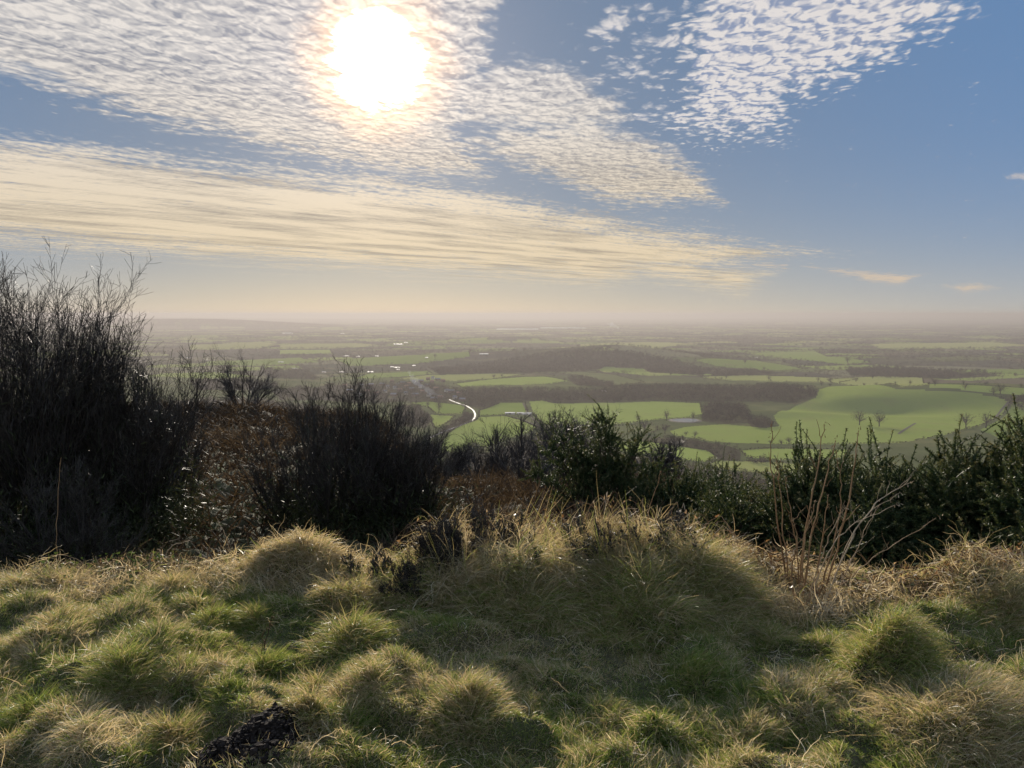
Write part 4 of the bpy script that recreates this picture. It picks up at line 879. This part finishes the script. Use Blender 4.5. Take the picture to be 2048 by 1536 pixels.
# ------------------------------------------------------------------ dead bracken on the slope behind
M_bracken = leafy('dead_bracken', [(0, (.024, .017, .012)), (.4, (.048, .034, .022)), (.75, (.09, .065, .042)), (1, (.15, .115, .08))], trans=.3, gloss=.02, rough=.7)
M_grass = leafy('grass_blades', [(0, (.045, .080, .018)), (.3, (.150, .220, .048)), (.50, (.285, .310, .095)), (.60, (.32, .27, .135)), (.74, (.44, .355, .215)), (.88, (.55, .455, .30)), (1, (.66, .59, .44))], trans=.5, gloss=.07, rough=.4)
def blades(p, L, w, az_, f0, f1, K=5, curl=0.0):
    """p (N,3) roots; L lengths; lean f0 at the root to f0+f1 at the tip, towards az_"""
    N = len(p); t = (np.arange(K - 1) + .5) / (K - 1); ph = f0[:, None] + f1[:, None] * t[None] ** 1.3; aa = az_[:, None] + curl * (t[None] - .5) * np.sign(rng.normal(size=(N, 1)))
    st = np.stack([np.sin(ph) * np.cos(aa), np.sin(ph) * np.sin(aa), np.cos(ph)], -1) * (L / (K - 1))[:, None, None]
    P = np.concatenate([p[:, None], p[:, None] + np.cumsum(st, 1)], 1); W = w[:, None] * (1 - .85 * np.linspace(0, 1, K)[None] ** 1.6)
    return ribbons(P, W)
def grad(x, y, e=.05): return (height(x + e, y) - height(x - e, y)) / (2 * e), (height(x, y + e) - height(x, y - e)) / (2 * e)
def sector(n, r0, r1, p0, p1):
    """random places between two sight columns and two distances ahead"""
    y = np.sqrt(rng.uniform(r0 ** 2, r1 ** 2, n)); px = rng.uniform(p0, p1, n); return (px - W0 / 2) / F0 * y, y
x, y = sector(46000, 6.2, 27, -250, 1120)
m_ = (x / y < .06 - .0 * y) & ((fbm(x * 1.2, y * 1.2, 3, 91) + .12 * rng.random(len(x))) > .40); x, y = x[m_], y[m_]; n = len(x)
gx, gy = grad(x, y, .2); a = rng.random(n) * 6.28; k = .7 + y / 22
V, F = blades(np.stack([x, y, height(x, y) - .01], -1), rng.uniform(.12, .34, n) * k, rng.uniform(.010, .026, n) * k, a, rng.uniform(.2, 1.0, n), rng.uniform(.4, 1.6, n), 4)
tn = np.clip(.15 + .9 * (fbm(x * .9, y * .9, 3, 92) - .3) + .22 * rng.normal(size=n), 0, 1); link('bracken', mesh('bracken', V, F, tone=np.repeat(tn, 8), mats=[M_bracken]), label='dead red brown bracken covering the slope between the bare shrubs', cat='bracken', kind='stuff')
# scrubby rough growth on the slope behind the mound
x, y = sector(40000, 4.8, 22, 950, 2900); n = len(x); a = rng.random(n) * 6.28; k = .7 + y / 18
V, F = blades(np.stack([x, y, height(x, y) - .01], -1), rng.uniform(.12, .36, n) * k, rng.uniform(.006, .014, n) * k, a, rng.uniform(.0, .7, n), rng.uniform(.2, 1.2, n), 4)
tn = np.clip(.42 + .8 * (fbm(x * .9, y * .9, 3, 93) - .5) + .2 * rng.normal(size=n), 0, 1); link('rough_growth', mesh('rough_growth', V, F, tone=np.repeat(tn, 8), mats=[M_bracken]), label='dull dead grass and scrub on the slope behind the grassy mound', cat='undergrowth', kind='stuff')

# ------------------------------------------------------------------ turf
def turf(n, r0, r1, p0, p1, Lr, wr, name, label):
    x, y = sector(n, r0, r1, p0, p1); gx, gy = grad(x, y, .03); fl = fbm(x * 2.5, y * 2.5, 3, 101); patch = fbm(x * 2.3 + 3, y * 2.3, 4, 103); cell = vnoise(x * 14, y * 14, 104); fine = vnoise(x * 34, y * 34, 106)
    mx_, my_ = gp(472, 2.74); md = np.hypot(x - mx_, (y - my_) / .8); k0 = md > .20; x, y, gx, gy, fl, patch, cell, fine = (q[k0] for q in (x, y, gx, gy, fl, patch, cell, fine)); n = len(x)
    keep = rng.random(n) < .5 + .7 * fine; x, y, gx, gy, fl, patch, cell, fine = (q[keep] for q in (x, y, gx, gy, fl, patch, cell, fine)); n = len(x)
    a = 2 * PI * (fl * 2.2 + .35 * cell); vx = np.cos(a) - gx * 1.5; vy = np.sin(a) - gy * 1.5 - .25; az_ = np.arctan2(vy, vx) + rng.normal(size=n) * 1.0
    long_ = sstep(.42, .68, fbm(x * 3.1 - 7, y * 3.1, 3, 105)); L = rng.uniform(*Lr, n) * (.35 + .9 * cell + 1.2 * long_) * (.6 + .8 * fine); w = rng.uniform(*wr, n) * (1 + .8 * (rng.random(n) < .06))
    V, F = blades(np.stack([x, y, height(x, y) - .006], -1), L, w, az_, rng.uniform(.0, .9, n), rng.uniform(.3, 1.9, n), 4, 1.4)
    straw = rng.random(n) < .10 + .38 * sstep(.48, .64, patch) + .25 * long_ * (cell > .4)
    tn = np.where(straw, rng.normal(.80, .11, n), rng.normal(.38, .13, n) + .25 * (patch - .5)) + .18 * (cell - .5); link(name, mesh(name, V, F, tone=np.repeat(np.clip(tn, 0, 1), 8), mats=[M_grass]), label=label, cat='grass', kind='stuff')
turf(1430000, 2.25, 5.3, -780, 2860, (.018, .048), (.0018, .0034), 'grass', 'short tangled turf of green and straw grass over the hilltop')

# ------------------------------------------------------------------ tussocks
def tussock(px, dist, r, L, n, tone, label, group='grass tussocks', hgt=None, tvar=.12, droop=1.3, lean=(.35, -.3), w=.0028, ry=None, name='grass_tussock', green=.3, cat='tussock', wild=.75):
    global rng
    keep = rng; rng = np.random.default_rng(int(px * 7 + dist * 100)); x0, y0 = gp(px, dist); z0 = float(height(x0, y0)); ry = ry or r
    u = rng.random(n) ** .6; a = rng.random(n) * 2 * PI; lx, ly = np.cos(a) * u * r, np.sin(a) * u * ry; h0 = (hgt if hgt is not None else (r * .35 if r < .3 or name != 'grass_tussock' or dist > 4.6 else .04))
    z = height(x0 + lx, y0 + ly) - z0 - .01 + h0 * (1 - u ** 2) * .6
    az_ = np.arctan2(ly + lean[1] * r, lx + lean[0] * r) + rng.normal(size=n) * wild; clump = .6 * vnoise(lx / .028 + 9, ly / .028, 7) + .4 * vnoise(lx / .07 + 3, ly / .07, 8)
    az_ = az_ + 2.2 * (vnoise(lx / .05, ly / .05, 12) - .5)
    LL = L * .62 * rng.uniform(.35, 1.2, n) * (1 - .2 * u) * (.45 + 1.0 * clump)
    V, F = blades(np.stack([lx, ly, z], -1), LL, rng.uniform(.6, 1.2, n) * w, az_, .1 + .9 * u * rng.uniform(.4, 1.4, n), droop * rng.uniform(.3, 1.6, n), 6, 1.6)
    gr = rng.random(n) < green; tn = np.where(gr, rng.normal(.33, .1, n), rng.normal(tone, tvar, n)) + .15 * (clump - .5)
    o = link(name, mesh(name, V, F, tone=np.repeat(np.clip(tn, 0, 1), 12), mats=[M_grass]), loc=(x0, y0, z0), label=label, cat=cat, group=group); rng = keep; return o
T = [
 (330, 4.35, .10, .20, 1500, .66, 'small upright brown tussock at the top of the left hand turf', .1, .8),
 (410, 3.98, .17, .17, 2600, .50, 'wide dome of olive grass below the small upright brown tussock', .35, 1.3),
 (500, 4.0, .10, .20, 1300, .55, 'leaning pointed tuft right of the olive dome', .3, 1.0),
 (225, 4.1, .17, .12, 1900, .62, 'low tussock with a dark hollow under the tan crest at the left', .3, 1.4),
 (85, 3.75, .20, .17, 2800, .70, 'brown matted mound near the left edge', .15, 1.5),
 (290, 3.62, .15, .15, 1900, .62, 'rough low tussock in the middle of the left hand turf', .3, 1.3),
 (385, 3.50, .13, .13, 1500, .58, 'dark low tussock left of the pointed green tuft', .35, 1.3),
 (462, 3.62, .10, .13, 1100, .60, 'little dark tussock just above the pointed green tuft', .4, 1.2),
 (507, 3.42, .09, .20, 1200, .45, 'pointed green tuft in the middle of the left hand turf', .5, .8),
 (225, 3.20, .17, .26, 3600, .56, 'big dark tussock leaning left at the lower left', .35, 1.1),
 (622, 3.22, .07, .22, 900, .66, 'thin brown upright tuft beside the shaded front of the mound', .15, .8),
 (318, 2.88, .11, .20, 2000, .66, 'brown tuft just left of the molehill', .2, 1.0),
 (606, 2.86, .11, .17, 1900, .68, 'brown tuft just right of the molehill', .2, 1.1),
 (935, 2.95, .20, .19, 4200, .70, 'rounded tan tussock at the bottom centre', .15, 1.2),
 (735, 3.08, .15, .16, 2300, .70, 'grey tan arching tussock left of the rounded tan one', .2, 1.4),
 (30, 3.02, .17, .20, 2600, .45, 'dark green tussock at the lower left edge', .5, 1.2),
 (140, 2.70, .16, .18, 2200, .86, 'pale straw tuft splayed flat at the bottom left', .1, 1.7),
 (1812, 3.30, .26, .25, 5200, .56, 'large dark green tussock rising at the right', .38, 1.5),
 (1965, 2.86, .34, .24, 7000, .74, 'broad golden brown tussock filling the bottom right corner', .15, 1.5),
 (2030, 3.95, .26, .24, 4600, .70, 'golden tussock at the right edge below the gorse', .2, 1.3),
 (1648, 3.15, .17, .16, 2400, .72, 'tan tussock left of the large dark green one', .2, 1.3),
 (1560, 3.75, .16, .15, 2000, .66, 'brown tussock at the right foot of the mound', .25, 1.3),
 (1520, 2.95, .15, .14, 2000, .76, 'straw tussock near the bottom right of centre', .2, 1.4),
 (1235, 2.98, .17, .13, 2000, .64, 'dull low tussock at the bottom under the mound', .35, 1.4),
 (1290, 4.0, .42, .38, 10000, .62, 'great sweep of dull green grass hanging down the right of the mound', .34, 1.7),
 (1420, 4.12, .30, .36, 6000, .64, 'grey green grass draped over the right shoulder of the mound', .35, 1.4),
 (1050, 4.12, .36, .40, 8500, .68, 'straw and green grass combed down the middle of the mound', .35, 1.5),
 (850, 4.3, .30, .28, 5500, .66, 'dark matted grass on the left face of the mound', .4, 1.4),
 (700, 4.15, .26, .24, 4200, .66, 'pinkish tan tussock at the left end of the mound', .15, 1.4),
 (690, 3.62, .20, .26, 3200, .60, 'grey green arching grass below the pinkish tussock', .35, 1.4),
 (605, 4.95, .30, .24, 5200, .74, 'tan domed tussock against the dark shrubs', .08, 1.4),
 (520, 4.85, .20, .18, 2600, .72, 'low tan tussock left of the domed one', .1, 1.4),
 (765, 4.95, .17, .22, 2600, .76, 'tan clump between the domed tussock and the dark heather', .05, 1.3),
 (1690, 4.55, .20, .20, 2800, .76, 'tan straw mound at the foot of the tan stalks', .1, 1.5),
 (1810, 4.45, .24, .20, 3600, .74, 'matted brown grass under the dark gorse bank', .08, 1.6),
 (1930, 4.5, .20, .20, 2600, .74, 'dry brown tussock right of the matted grass', .1, 1.4),
 (1480, 4.75, .22, .22, 2800, .74, 'tan tussock in the gap between mound and stalks', .1, 1.4),
 (130, 4.75, .26, .20, 3400, .76, 'tan grass strip below the tallest bare shrub', .08, 1.5),
 (20, 4.45, .20, .18, 2600, .70, 'brown tussock over a dark hollow at the far left', .15, 1.4),
 (1700, 3.75, .16, .13, 1900, .56, 'low green tussock above the large dark green one', .5, 1.4),
 (1400, 3.3, .17, .13, 1900, .50, 'dark low grass hump in the shade below the mound', .5, 1.4),
 (425, 3.12, .12, .10, 1300, .52, 'low green hump between the dark left tussock and the molehill', .5, 1.4),
]
for px, d, r, L, n, tn, lab, gr, dr in T: tussock(px, d if d < 4.6 else d - .22, r * (.88 if r < .3 else 1), L, n, tn, lab, droop=dr, green=gr + (.14 if d < 4.2 and r < .25 else 0), w=.0026 + .0006 * (d - 3))
# long dead grass along the crest of the mound
def crest(n, p0, p1, d0, d1, Lr, tone, name, label, w=(.0022, .0036), f=(.0, .7, .3, 1.5)):
    y = rng.uniform(d0, d1, n); px = rng.uniform(p0, p1, n); x = (px - W0 / 2) / F0 * y; c = fbm(x * 5, y * 5, 2, 111); k_ = c + .15 * rng.random(n) > .42; x, y = x[k_], y[k_]; n = len(x)
    az_ = fbm(x * 2, y * 2, 2, 112) * 9 + rng.normal(size=n) * .8; V, F = blades(np.stack([x, y, height(x, y) - .01], -1), rng.uniform(*Lr, n) * (.6 + .9 * vnoise(x * 6, y * 6, 113)), rng.uniform(*w, n), az_, rng.uniform(f[0], f[1], n), rng.uniform(f[2], f[3], n), 6, .7)
    tn = np.clip(rng.normal(tone, .12, n) + .3 * (vnoise(x * 7, y * 7, 114) - .5), 0, 1); link(name, mesh(name, V, F, tone=np.repeat(tn, 12), mats=[M_grass]), label=label, cat='dead grass', kind='stuff')
crest(15000, 860, 1480, 4.1, 4.9, (.08, .22), .74, 'dead_grass', 'long straggling dead grass along the crest of the mound')
crest(5000, 1130, 1450, 4.3, 4.9, (.10, .23), .74, 'dead_grass', 'tallest grey dead grass where the mound meets the gorse')
crest(420, 870, 1480, 4.1, 4.8, (.18, .36), .62, 'dead_grass', 'single long bents and seed stalks rising from the mound', (.0026, .0042), (0, .45, .1, .9))
crest(13000, -700, 900, 4.3, 5.1, (.06, .15), .78, 'dead_grass', 'fringe of tan dead grass along the hill edge on the left')
crest(15000, 1500, 2760, 3.95, 4.5, (.07, .17), .80, 'dead_grass', 'fringe of tan dead grass at the foot of the gorse bank')

def thatch(n, p0, p1, d0, d1, Lr, h, tone, label):
    y = rng.uniform(d0, d1, n); px = rng.uniform(p0, p1, n); x = (px - W0 / 2) / F0 * y; c = fbm(x * 4, y * 4, 2, 131); k_ = c + .2 * rng.random(n) > .50; x, y = x[k_], y[k_]; n = len(x)
    hh = h * rng.random(n) ** 1.3 * (.3 + 1.2 * vnoise(x * 5, y * 5, 132)); p = np.stack([x, y, height(x, y) + hh], -1); d = norm(rng.normal(size=(n, 3)) * np.array([1, 1, .8]) + np.array([.1, 0, .25]))
    P = polylines(p, d, rng.uniform(*Lr, n), 7, .28, -.10); P[..., 2] = np.maximum(P[..., 2], height(P[..., 0], P[..., 1]) + .004)
    V, F = ribbons(P, rng.uniform(.0016, .0038, n)[:, None] * np.linspace(1, .35, 7)[None]); tn = np.clip(rng.normal(tone, .14, n) + .35 * (vnoise(x * 6, y * 6, 133) - .5), 0, 1)
    link('dead_grass', mesh('dead_grass', V, F, tone=np.repeat(tn, 14), mats=[M_grass]), label=label, cat='dead grass', kind='stuff')
thatch(20000, 860, 1480, 4.0, 4.9, (.08, .26), .17, .74, 'tangled thatch of dead stems heaped on top of the mound')
thatch(7000, 700, 960, 4.1, 4.9, (.06, .18), .12, .66, 'dark tangled thatch around the heather')
thatch(7000, -150, 700, 4.3, 5.0, (.05, .16), .10, .80, 'tan tangled thatch along the left hand hill edge')
thatch(15000, 1470, 2760, 3.95, 4.55, (.06, .20), .14, .80, 'tan tangled thatch under the gorse bank')

for px, d, h_, lab in ((960, 4.5, .30, 'dark twiggy dead plant on the crest right of the upright heather'), (1060, 4.35, .24, 'dark twiggy dead plant near the top of the mound'), (1180, 4.4, .26, 'dark twiggy dead plant in the middle of the mound top'), (1330, 4.4, .28, 'dark twiggy dead plant on the right shoulder of the mound'), (740, 4.5, .22, 'dark twiggy dead plant between the domed tussock and the heather')):
    shrub('dead_plant', px, d - .1, h_ * 1.5, .16, 14, lab, 'dark dead plants on the mound', n2=8, n3=5, n4=3, rad=.0034, base_r=.12, thick=1.0, seed=int(px), mat=M_tree, tip_leaves=160)

thatch(16000, -300, 2350, 2.3, 4.6, (.03, .12), .035, .82, 'loose dead blades lying flat over the turf')
# ------------------------------------------------------------------ dry stalks, stems, molehill, brambles
M_stalk = leafy('dry_stalk', [(0, (.07, .042, .026)), (.5, (.27, .16, .075)), (1, (.40, .31, .20))], trans=.0, gloss=.02, rough=.7)
M_soil = plain_mat('molehill_soil', (.030, .022, .017), .95, .2, 25, (.014, .010, .008))
def at(px, py, dist):
    d = ray(px, py); k = dist / d[1]; return np.array([d[0] * k, dist, CAMZ + d[2] * k])
def stem_piece(g, knots, r0, r1, tone=.5, nodes=True, K=14, head=0):
    kn = np.array(knots); t = np.linspace(0, 1, len(kn)); k = np.linspace(0, 1, K); P = np.stack([np.interp(k, t, kn[:, i]) for i in range(3)], -1)
    for _ in range(3): P[1:-1] = (P[:-2] + 2 * P[1:-1] + P[2:]) / 4
    P[1:-1] += rng.normal(size=(K - 2, 3)) * .0035
    R = np.linspace(r0, r1, K) * (1 + (.25 * (np.arange(K) % 3 == 0) if nodes else 0)); V, F = tubes(P[None], R[None], 6); g.add(V, F, np.clip(tone + .25 * (np.repeat(vnoise(P[:, 2] * 12, P[:, 0] * 5, 3), 6) - .5), 0, 1))
    if head:
        c = P[-1] + (P[-1] - P[-2]) * rng.uniform(-2.5, .8, (head, 1)) + rng.normal(size=(head, 3)) * .006; V, F = slivers(c, rng.uniform(.012, .03, head), rng.uniform(.003, .007, head), .5); g.add(V, F, np.clip(tone + .1, 0, 1))
    return P
ST = [  # (root px, root dist, knots (px, py, dist)..., radius, tone)
 ((1575, 1190), [(1556, 1050, 4.4), (1541, 930, 4.45), (1544, 842, 4.5)], .0065, .35), ((1592, 1190), [(1612, 1050, 4.3), (1637, 930, 4.3), (1648, 848, 4.3)], .0070, .5),
 ((1600, 1195), [(1622, 1080, 4.25), (1650, 960, 4.3), (1672, 880, 4.35)], .0075, .5), ((1640, 1190), [(1690, 1050, 4.3), (1710, 930, 4.35), (1717, 862, 4.4)], .0075, .45),
 ((1630, 1190), [(1672, 1080, 4.25), (1685, 980, 4.3), (1672, 900, 4.35)], .0060, .4), ((1585, 1190), [(1570, 1100, 4.35), (1562, 1000, 4.4), (1552, 920, 4.45)], .0060, .45),
 ((1600, 1190), [(1595, 1100, 4.3), (1580, 1020, 4.3), (1572, 960, 4.35)], .0055, .45), ((1645, 1185), [(1700, 1080, 4.2), (1752, 1000, 4.25), (1822, 965, 4.3)], .0060, .95),
 ((1650, 1190), [(1690, 1090, 4.25), (1740, 1020, 4.3), (1800, 985, 4.35)], .0045, .9), ((1620, 1190), [(1650, 1110, 4.2), (1700, 1050, 4.2), (1790, 1010, 4.2)], .0050, .85),
 ((1635, 1195), [(1700, 1150, 4.15), (1780, 1095, 4.1), (1872, 1036, 4.1)], .0045, .6), ((1610, 1195), [(1605, 1120, 4.2), (1612, 1060, 4.2), (1632, 1000, 4.2)], .0060, .5),
 ((1590, 1195), [(1583, 1140, 4.2), (1598, 1080, 4.2), (1585, 1040, 4.2)], .0065, .45), ((1660, 1190), [(1705, 1120, 4.3), (1728, 1060, 4.3), (1760, 1008, 4.3)], .0045, .8),
 ((1605, 1200), [(1640, 1120, 4.15), (1665, 1060, 4.15), (1690, 1015, 4.15)], .0050, .7), ((1625, 1195), [(1638, 1120, 4.3), (1650, 1050, 4.3), (1655, 990, 4.3)], .0065, .5)]
root = link('dry_stalk_clump', None, loc=tuple(at(1605, 1195, 4.3)), label='clump of tall orange brown dry stalks in front of the dark gorse', cat='dry plant')
org = np.array(root.location)
for (bx, by), kn, r_, tn in ST:
    g = G(); b = at(bx, by, kn[0][2]); b[2] = float(height(b[0], b[1])) - .02; pts = [b - org] + [at(*k) - org for k in kn]
    P = stem_piece(g, pts, r_ * .72, r_ * .26, tn, K=18, head=10)
    for j in range(3):                                  # short side shoots
        i = rng.integers(6, 16); d = norm(rng.normal(size=3) * np.array([1, .5, .3]) + np.array([0, 0, 1.3])); stem_piece(g, [P[i], P[i] + d * .04, P[i] + d * rng.uniform(.06, .14) + np.array([0, 0, .02])], r_ * .3, r_ * .15, tn, K=6, nodes=False)
    link('stalk', g.mesh('stalk', M_stalk, True), root)
# single dead stems: (label, radius, tone, knots px py dist, head count)
SS = [
 ('thin dark dead stem standing in the turf beside the pinkish tussock', .0030, .0, [(666, 1290, 3.9), (664, 1240, 3.9), (661, 1185, 3.9)], 8),
 ('dark dried flower stem leaning over the turf left of the mound', .0032, .05, [(520, 1320, 3.6), (532, 1275, 3.6), (545, 1232, 3.6)], 14),
 ('drooping dark seed stem on the front of the mound', .0030, .1, [(985, 1265, 3.9), (988, 1220, 4.0), (1000, 1175, 4.1), (1015, 1205, 4.0)], 16),
 ('thin upright stem with a dark head on the mound', .0028, .1, [(945, 1240, 4.1), (943, 1190, 4.15), (944, 1140, 4.2)], 12),
 ('tall pale bare stem in front of the tallest left shrub', .0028, .45, [(122, 1150, 5.3), (112, 1080, 5.4), (116, 1000, 5.5), (122, 915, 5.6)], 4),
 ('pale curved twig arching over the dark bracken', .0045, .95, [(328, 1145, 4.9), (330, 1110, 4.9), (345, 1088, 4.9), (380, 1081, 4.9)], 0),
 ('short pale twig crossing the arching one', .0040, .8, [(330, 1115, 4.9), (318, 1100, 4.9), (314, 1098, 4.9)], 0),
 ('thin pale twig leaning left of the domed tan tussock', .0035, .7, [(462, 1110, 5.0), (450, 1070, 5.0), (432, 1033, 5.1)], 0),
 ('curled pale stem with a fluffy tip at the right edge', .0042, 1.0, [(2010, 1210, 4.2), (2008, 1180, 4.2), (2000, 1150, 4.2), (1988, 1140, 4.2)], 14),
 ('short seed head beside the curled pale stem', .0040, .8, [(2004, 1205, 4.2), (1994, 1180, 4.2), (1989, 1165, 4.2)], 20),
 ('pale dead twig rising from the bottom right tussock', .0038, .8, [(1965, 1520, 2.8), (1955, 1490, 2.8), (1930, 1470, 2.8)], 4),
 ('long pale stalk arching in front of the gorse bank at the right', .0040, .8, [(1860, 1160, 4.4), (1880, 1130, 4.35), (1920, 1095, 4.3), (1968, 1080, 4.3)], 12),
 ('upright grey stem beside the mound and the gorse', .0030, .5, [(1290, 1060, 4.9), (1300, 1010, 5.0), (1318, 960, 5.0), (1322, 942, 5.0)], 3),
 ('curved pale bramble stem over the crest below the centre gorse', .0040, .9, [(1215, 1090, 4.9), (1225, 1040, 4.9), (1248, 1020, 4.9), (1275, 1012, 4.9), (1262, 1045, 4.9)], 0),
 ('dark straight stick among the grass on the crest', .0040, .0, [(985, 1100, 5.0), (960, 1078, 5.0), (945, 1066, 5.0)], 0),
 ('pale broken stick lying on the face of the mound', .0050, .9, [(1012, 1162, 4.3), (1030, 1157, 4.3), (1048, 1152, 4.3)], 0),
 ('small crooked pale stick in the turf at the bottom right of centre', .0040, .6, [(1243, 1490, 2.95), (1252, 1465, 2.95), (1250, 1445, 2.95), (1262, 1428, 2.95)], 0),
 ('thin upright stem at the lower left of the turf', .0022, .1, [(44, 1455, 2.95), (47, 1430, 2.95), (50, 1408, 2.95)], 2),
 ('slender red brown stem right of the leaning pointed tuft', .0026, .15, [(520, 1330, 3.45), (523, 1300, 3.45), (528, 1262, 3.45)], 6),
 ('thin curved stem on the turf at the far right', .0024, .2, [(1916, 1320, 3.5), (1908, 1290, 3.5), (1902, 1262, 3.5)], 0),
]
for lab, r_, tn, kn, hd in SS:
    g = G(); pts = [at(*k) for k in kn]; o0 = pts[0].copy(); b = pts[0].copy(); b[2] = min(b[2], float(height(b[0], b[1]))) - .01; pts = [b] + pts; stem_piece(g, [p - o0 for p in pts], r_, r_ * .5, tn, K=16, head=hd)
    link('dead_weed', g.mesh('dead_weed', M_stalk, True), loc=tuple(o0), label=lab, cat='dead weed', group='single dead weeds')
# molehill
def molehill(px, dist, r, h, label):
    x0, y0 = gp(px, dist); z0 = float(height(x0, y0)); nr, na = 90, 180; rr = np.linspace(0, 1.25, nr); aa = np.linspace(0, 2 * PI, na, endpoint=False); A, R = np.meshgrid(aa, rr)
    R2 = R * r * (1 + .18 * np.sin(A * 3 + 1) + .1 * np.sin(A * 5)); X, Y = np.cos(A) * R2, np.sin(A) * R2 * .8; f = np.clip(1 - R ** 2 * .72, -.2, 1)
    n1 = fbm(X / .04 + 40, Y / .04, 4, 121); n2 = fbm(X / .012 + 90, Y / .012, 3, 122); Z = height(x0 + X, y0 + Y) - z0 + h * f + (n1 - .5) * .10 * np.clip(f + .1, 0, 1) + (n2 - .5) * .022 * np.clip(f + .2, 0, 1) - .02
    root = link('molehill', None, loc=(x0, y0, z0), label=label, cat='molehill'); link('soil', mesh('soil', np.stack([X, Y, Z], -1).reshape(-1, 3), grid_faces(nr, na, True), smooth=False, mats=[M_soil]), root)
    g = G(); n = 1500; a = rng.random(n) * 6.28; q = rng.random(n) ** .6 * 1.25; s_ = rng.uniform(.0015, .0060, n) * (1 + (rng.random(n) < .06))
    bx, by = np.cos(a) * q * r, np.sin(a) * q * r * .8; bz = height(x0 + bx, y0 + by) - z0 + h * np.clip(1 - q ** 2 * .72, 0, 1) + .004
    cube = np.array([(a_, b_, c_) for c_ in (-1, 1) for b_ in (-1, 1) for a_ in (-1, 1)], float); F = np.array([(0, 2, 3, 1), (4, 5, 7, 6), (0, 1, 5, 4), (2, 6, 7, 3), (0, 4, 6, 2), (1, 3, 7, 5)])
    V = cube[None] * s_[:, None, None] * rng.uniform(.6, 1.2, (n, 1, 3)) + rng.normal(size=(n, 8, 3)) * s_[:, None, None] * .3 + np.stack([bx, by, bz], -1)[:, None]; g.add(V, (F[None] + 8 * np.arange(n)[:, None, None]).reshape(-1, 4))
    link('crumbs', g.mesh('crumbs', M_soil), root)
molehill(468, 2.68, .19, .085, 'fresh molehill of black crumbly earth at the bottom left of centre')
# bramble tangles
M_bleaf = leafy('bramble_leaf', [(0, (.030, .060, .014)), (.5, (.075, .11, .03)), (.8, (.18, .10, .05)), (1, (.36, .26, .15))], trans=.4, gloss=.08)
def bramble(px, dist, rx, h, n, leaves, tone, label, ltone):
    x0, y0 = gp(px, dist); z0 = float(height(x0, y0)); root = link('bramble', None, loc=(x0, y0, z0), label=label, cat='bramble', group='bramble tangles')
    k = np.linspace(0, 1, 9); a = rng.random(n) * 6.28; sx, sy = rng.uniform(-rx, rx, n), rng.uniform(-rx * .5, rx * .5, n); L = rng.uniform(.15, .5, n); hh = h * rng.uniform(.3, 1.1, n)
    P = np.stack([sx[:, None] + np.cos(a)[:, None] * L[:, None] * k, sy[:, None] + np.sin(a)[:, None] * L[:, None] * k * .6, hh[:, None] * np.sin(k * PI * .85)[None]], -1); P[..., 2] += (height(x0 + P[..., 0], y0 + P[..., 1]) - z0); P[:, 1:] += rng.normal(size=(n, 8, 3)) * .008
    g = G(); V, F = tubes(P, np.broadcast_to(np.linspace(.0030, .0013, 9), (n, 9)), 4); g.add(V, F, np.repeat(np.clip(rng.normal(tone, .25, n), 0, 1), 36)); link('stems', g.mesh('stems', M_stalk), root)
    q = P[:, 2:].reshape(-1, 3); q = q[rng.integers(0, len(q), leaves)] + rng.normal(size=(leaves, 3)) * .015; V, F = slivers(q, rng.uniform(.015, .038, leaves), rng.uniform(.010, .024, leaves), .1); g = G(); g.add(V, F, np.repeat(np.clip(rng.normal(ltone, .2, leaves), 0, 1), 3)); link('leaves', g.mesh('leaves', M_bleaf), root)
bramble(1760, 4.3, .42, .16, 120, 700, .25, 'brown bramble tangle under the middle of the gorse bank', .85)
bramble(1920, 4.25, .28, .16, 90, 600, .25, 'leafier bramble tangle below the tallest gorse', .75)
bramble(1480, 4.7, .32, .20, 110, 300, .4, 'bramble tangle in the gap left of the tan stalks', .9)
bramble(235, 4.7, .28, .12, 110, 900, .4, 'low green leafed bramble under the left shrubs', .35)
bramble(300, 4.75, .20, .12, 70, 500, .4, 'yellow green leafed bramble beside the arching pale twig', .5)
bramble(1250, 4.7, .42, .32, 150, 260, .55, 'grey bramble tangle on the crest below the centre gorse', .9)
bramble(1000, 4.7, .42, .26, 150, 300, .3, 'reddish bramble tangle on the crest left of the centre gorse', .9)
bramble(2030, 4.3, .25, .16, 110, 420, .5, 'bramble with rusty leaves by the right edge', .85)
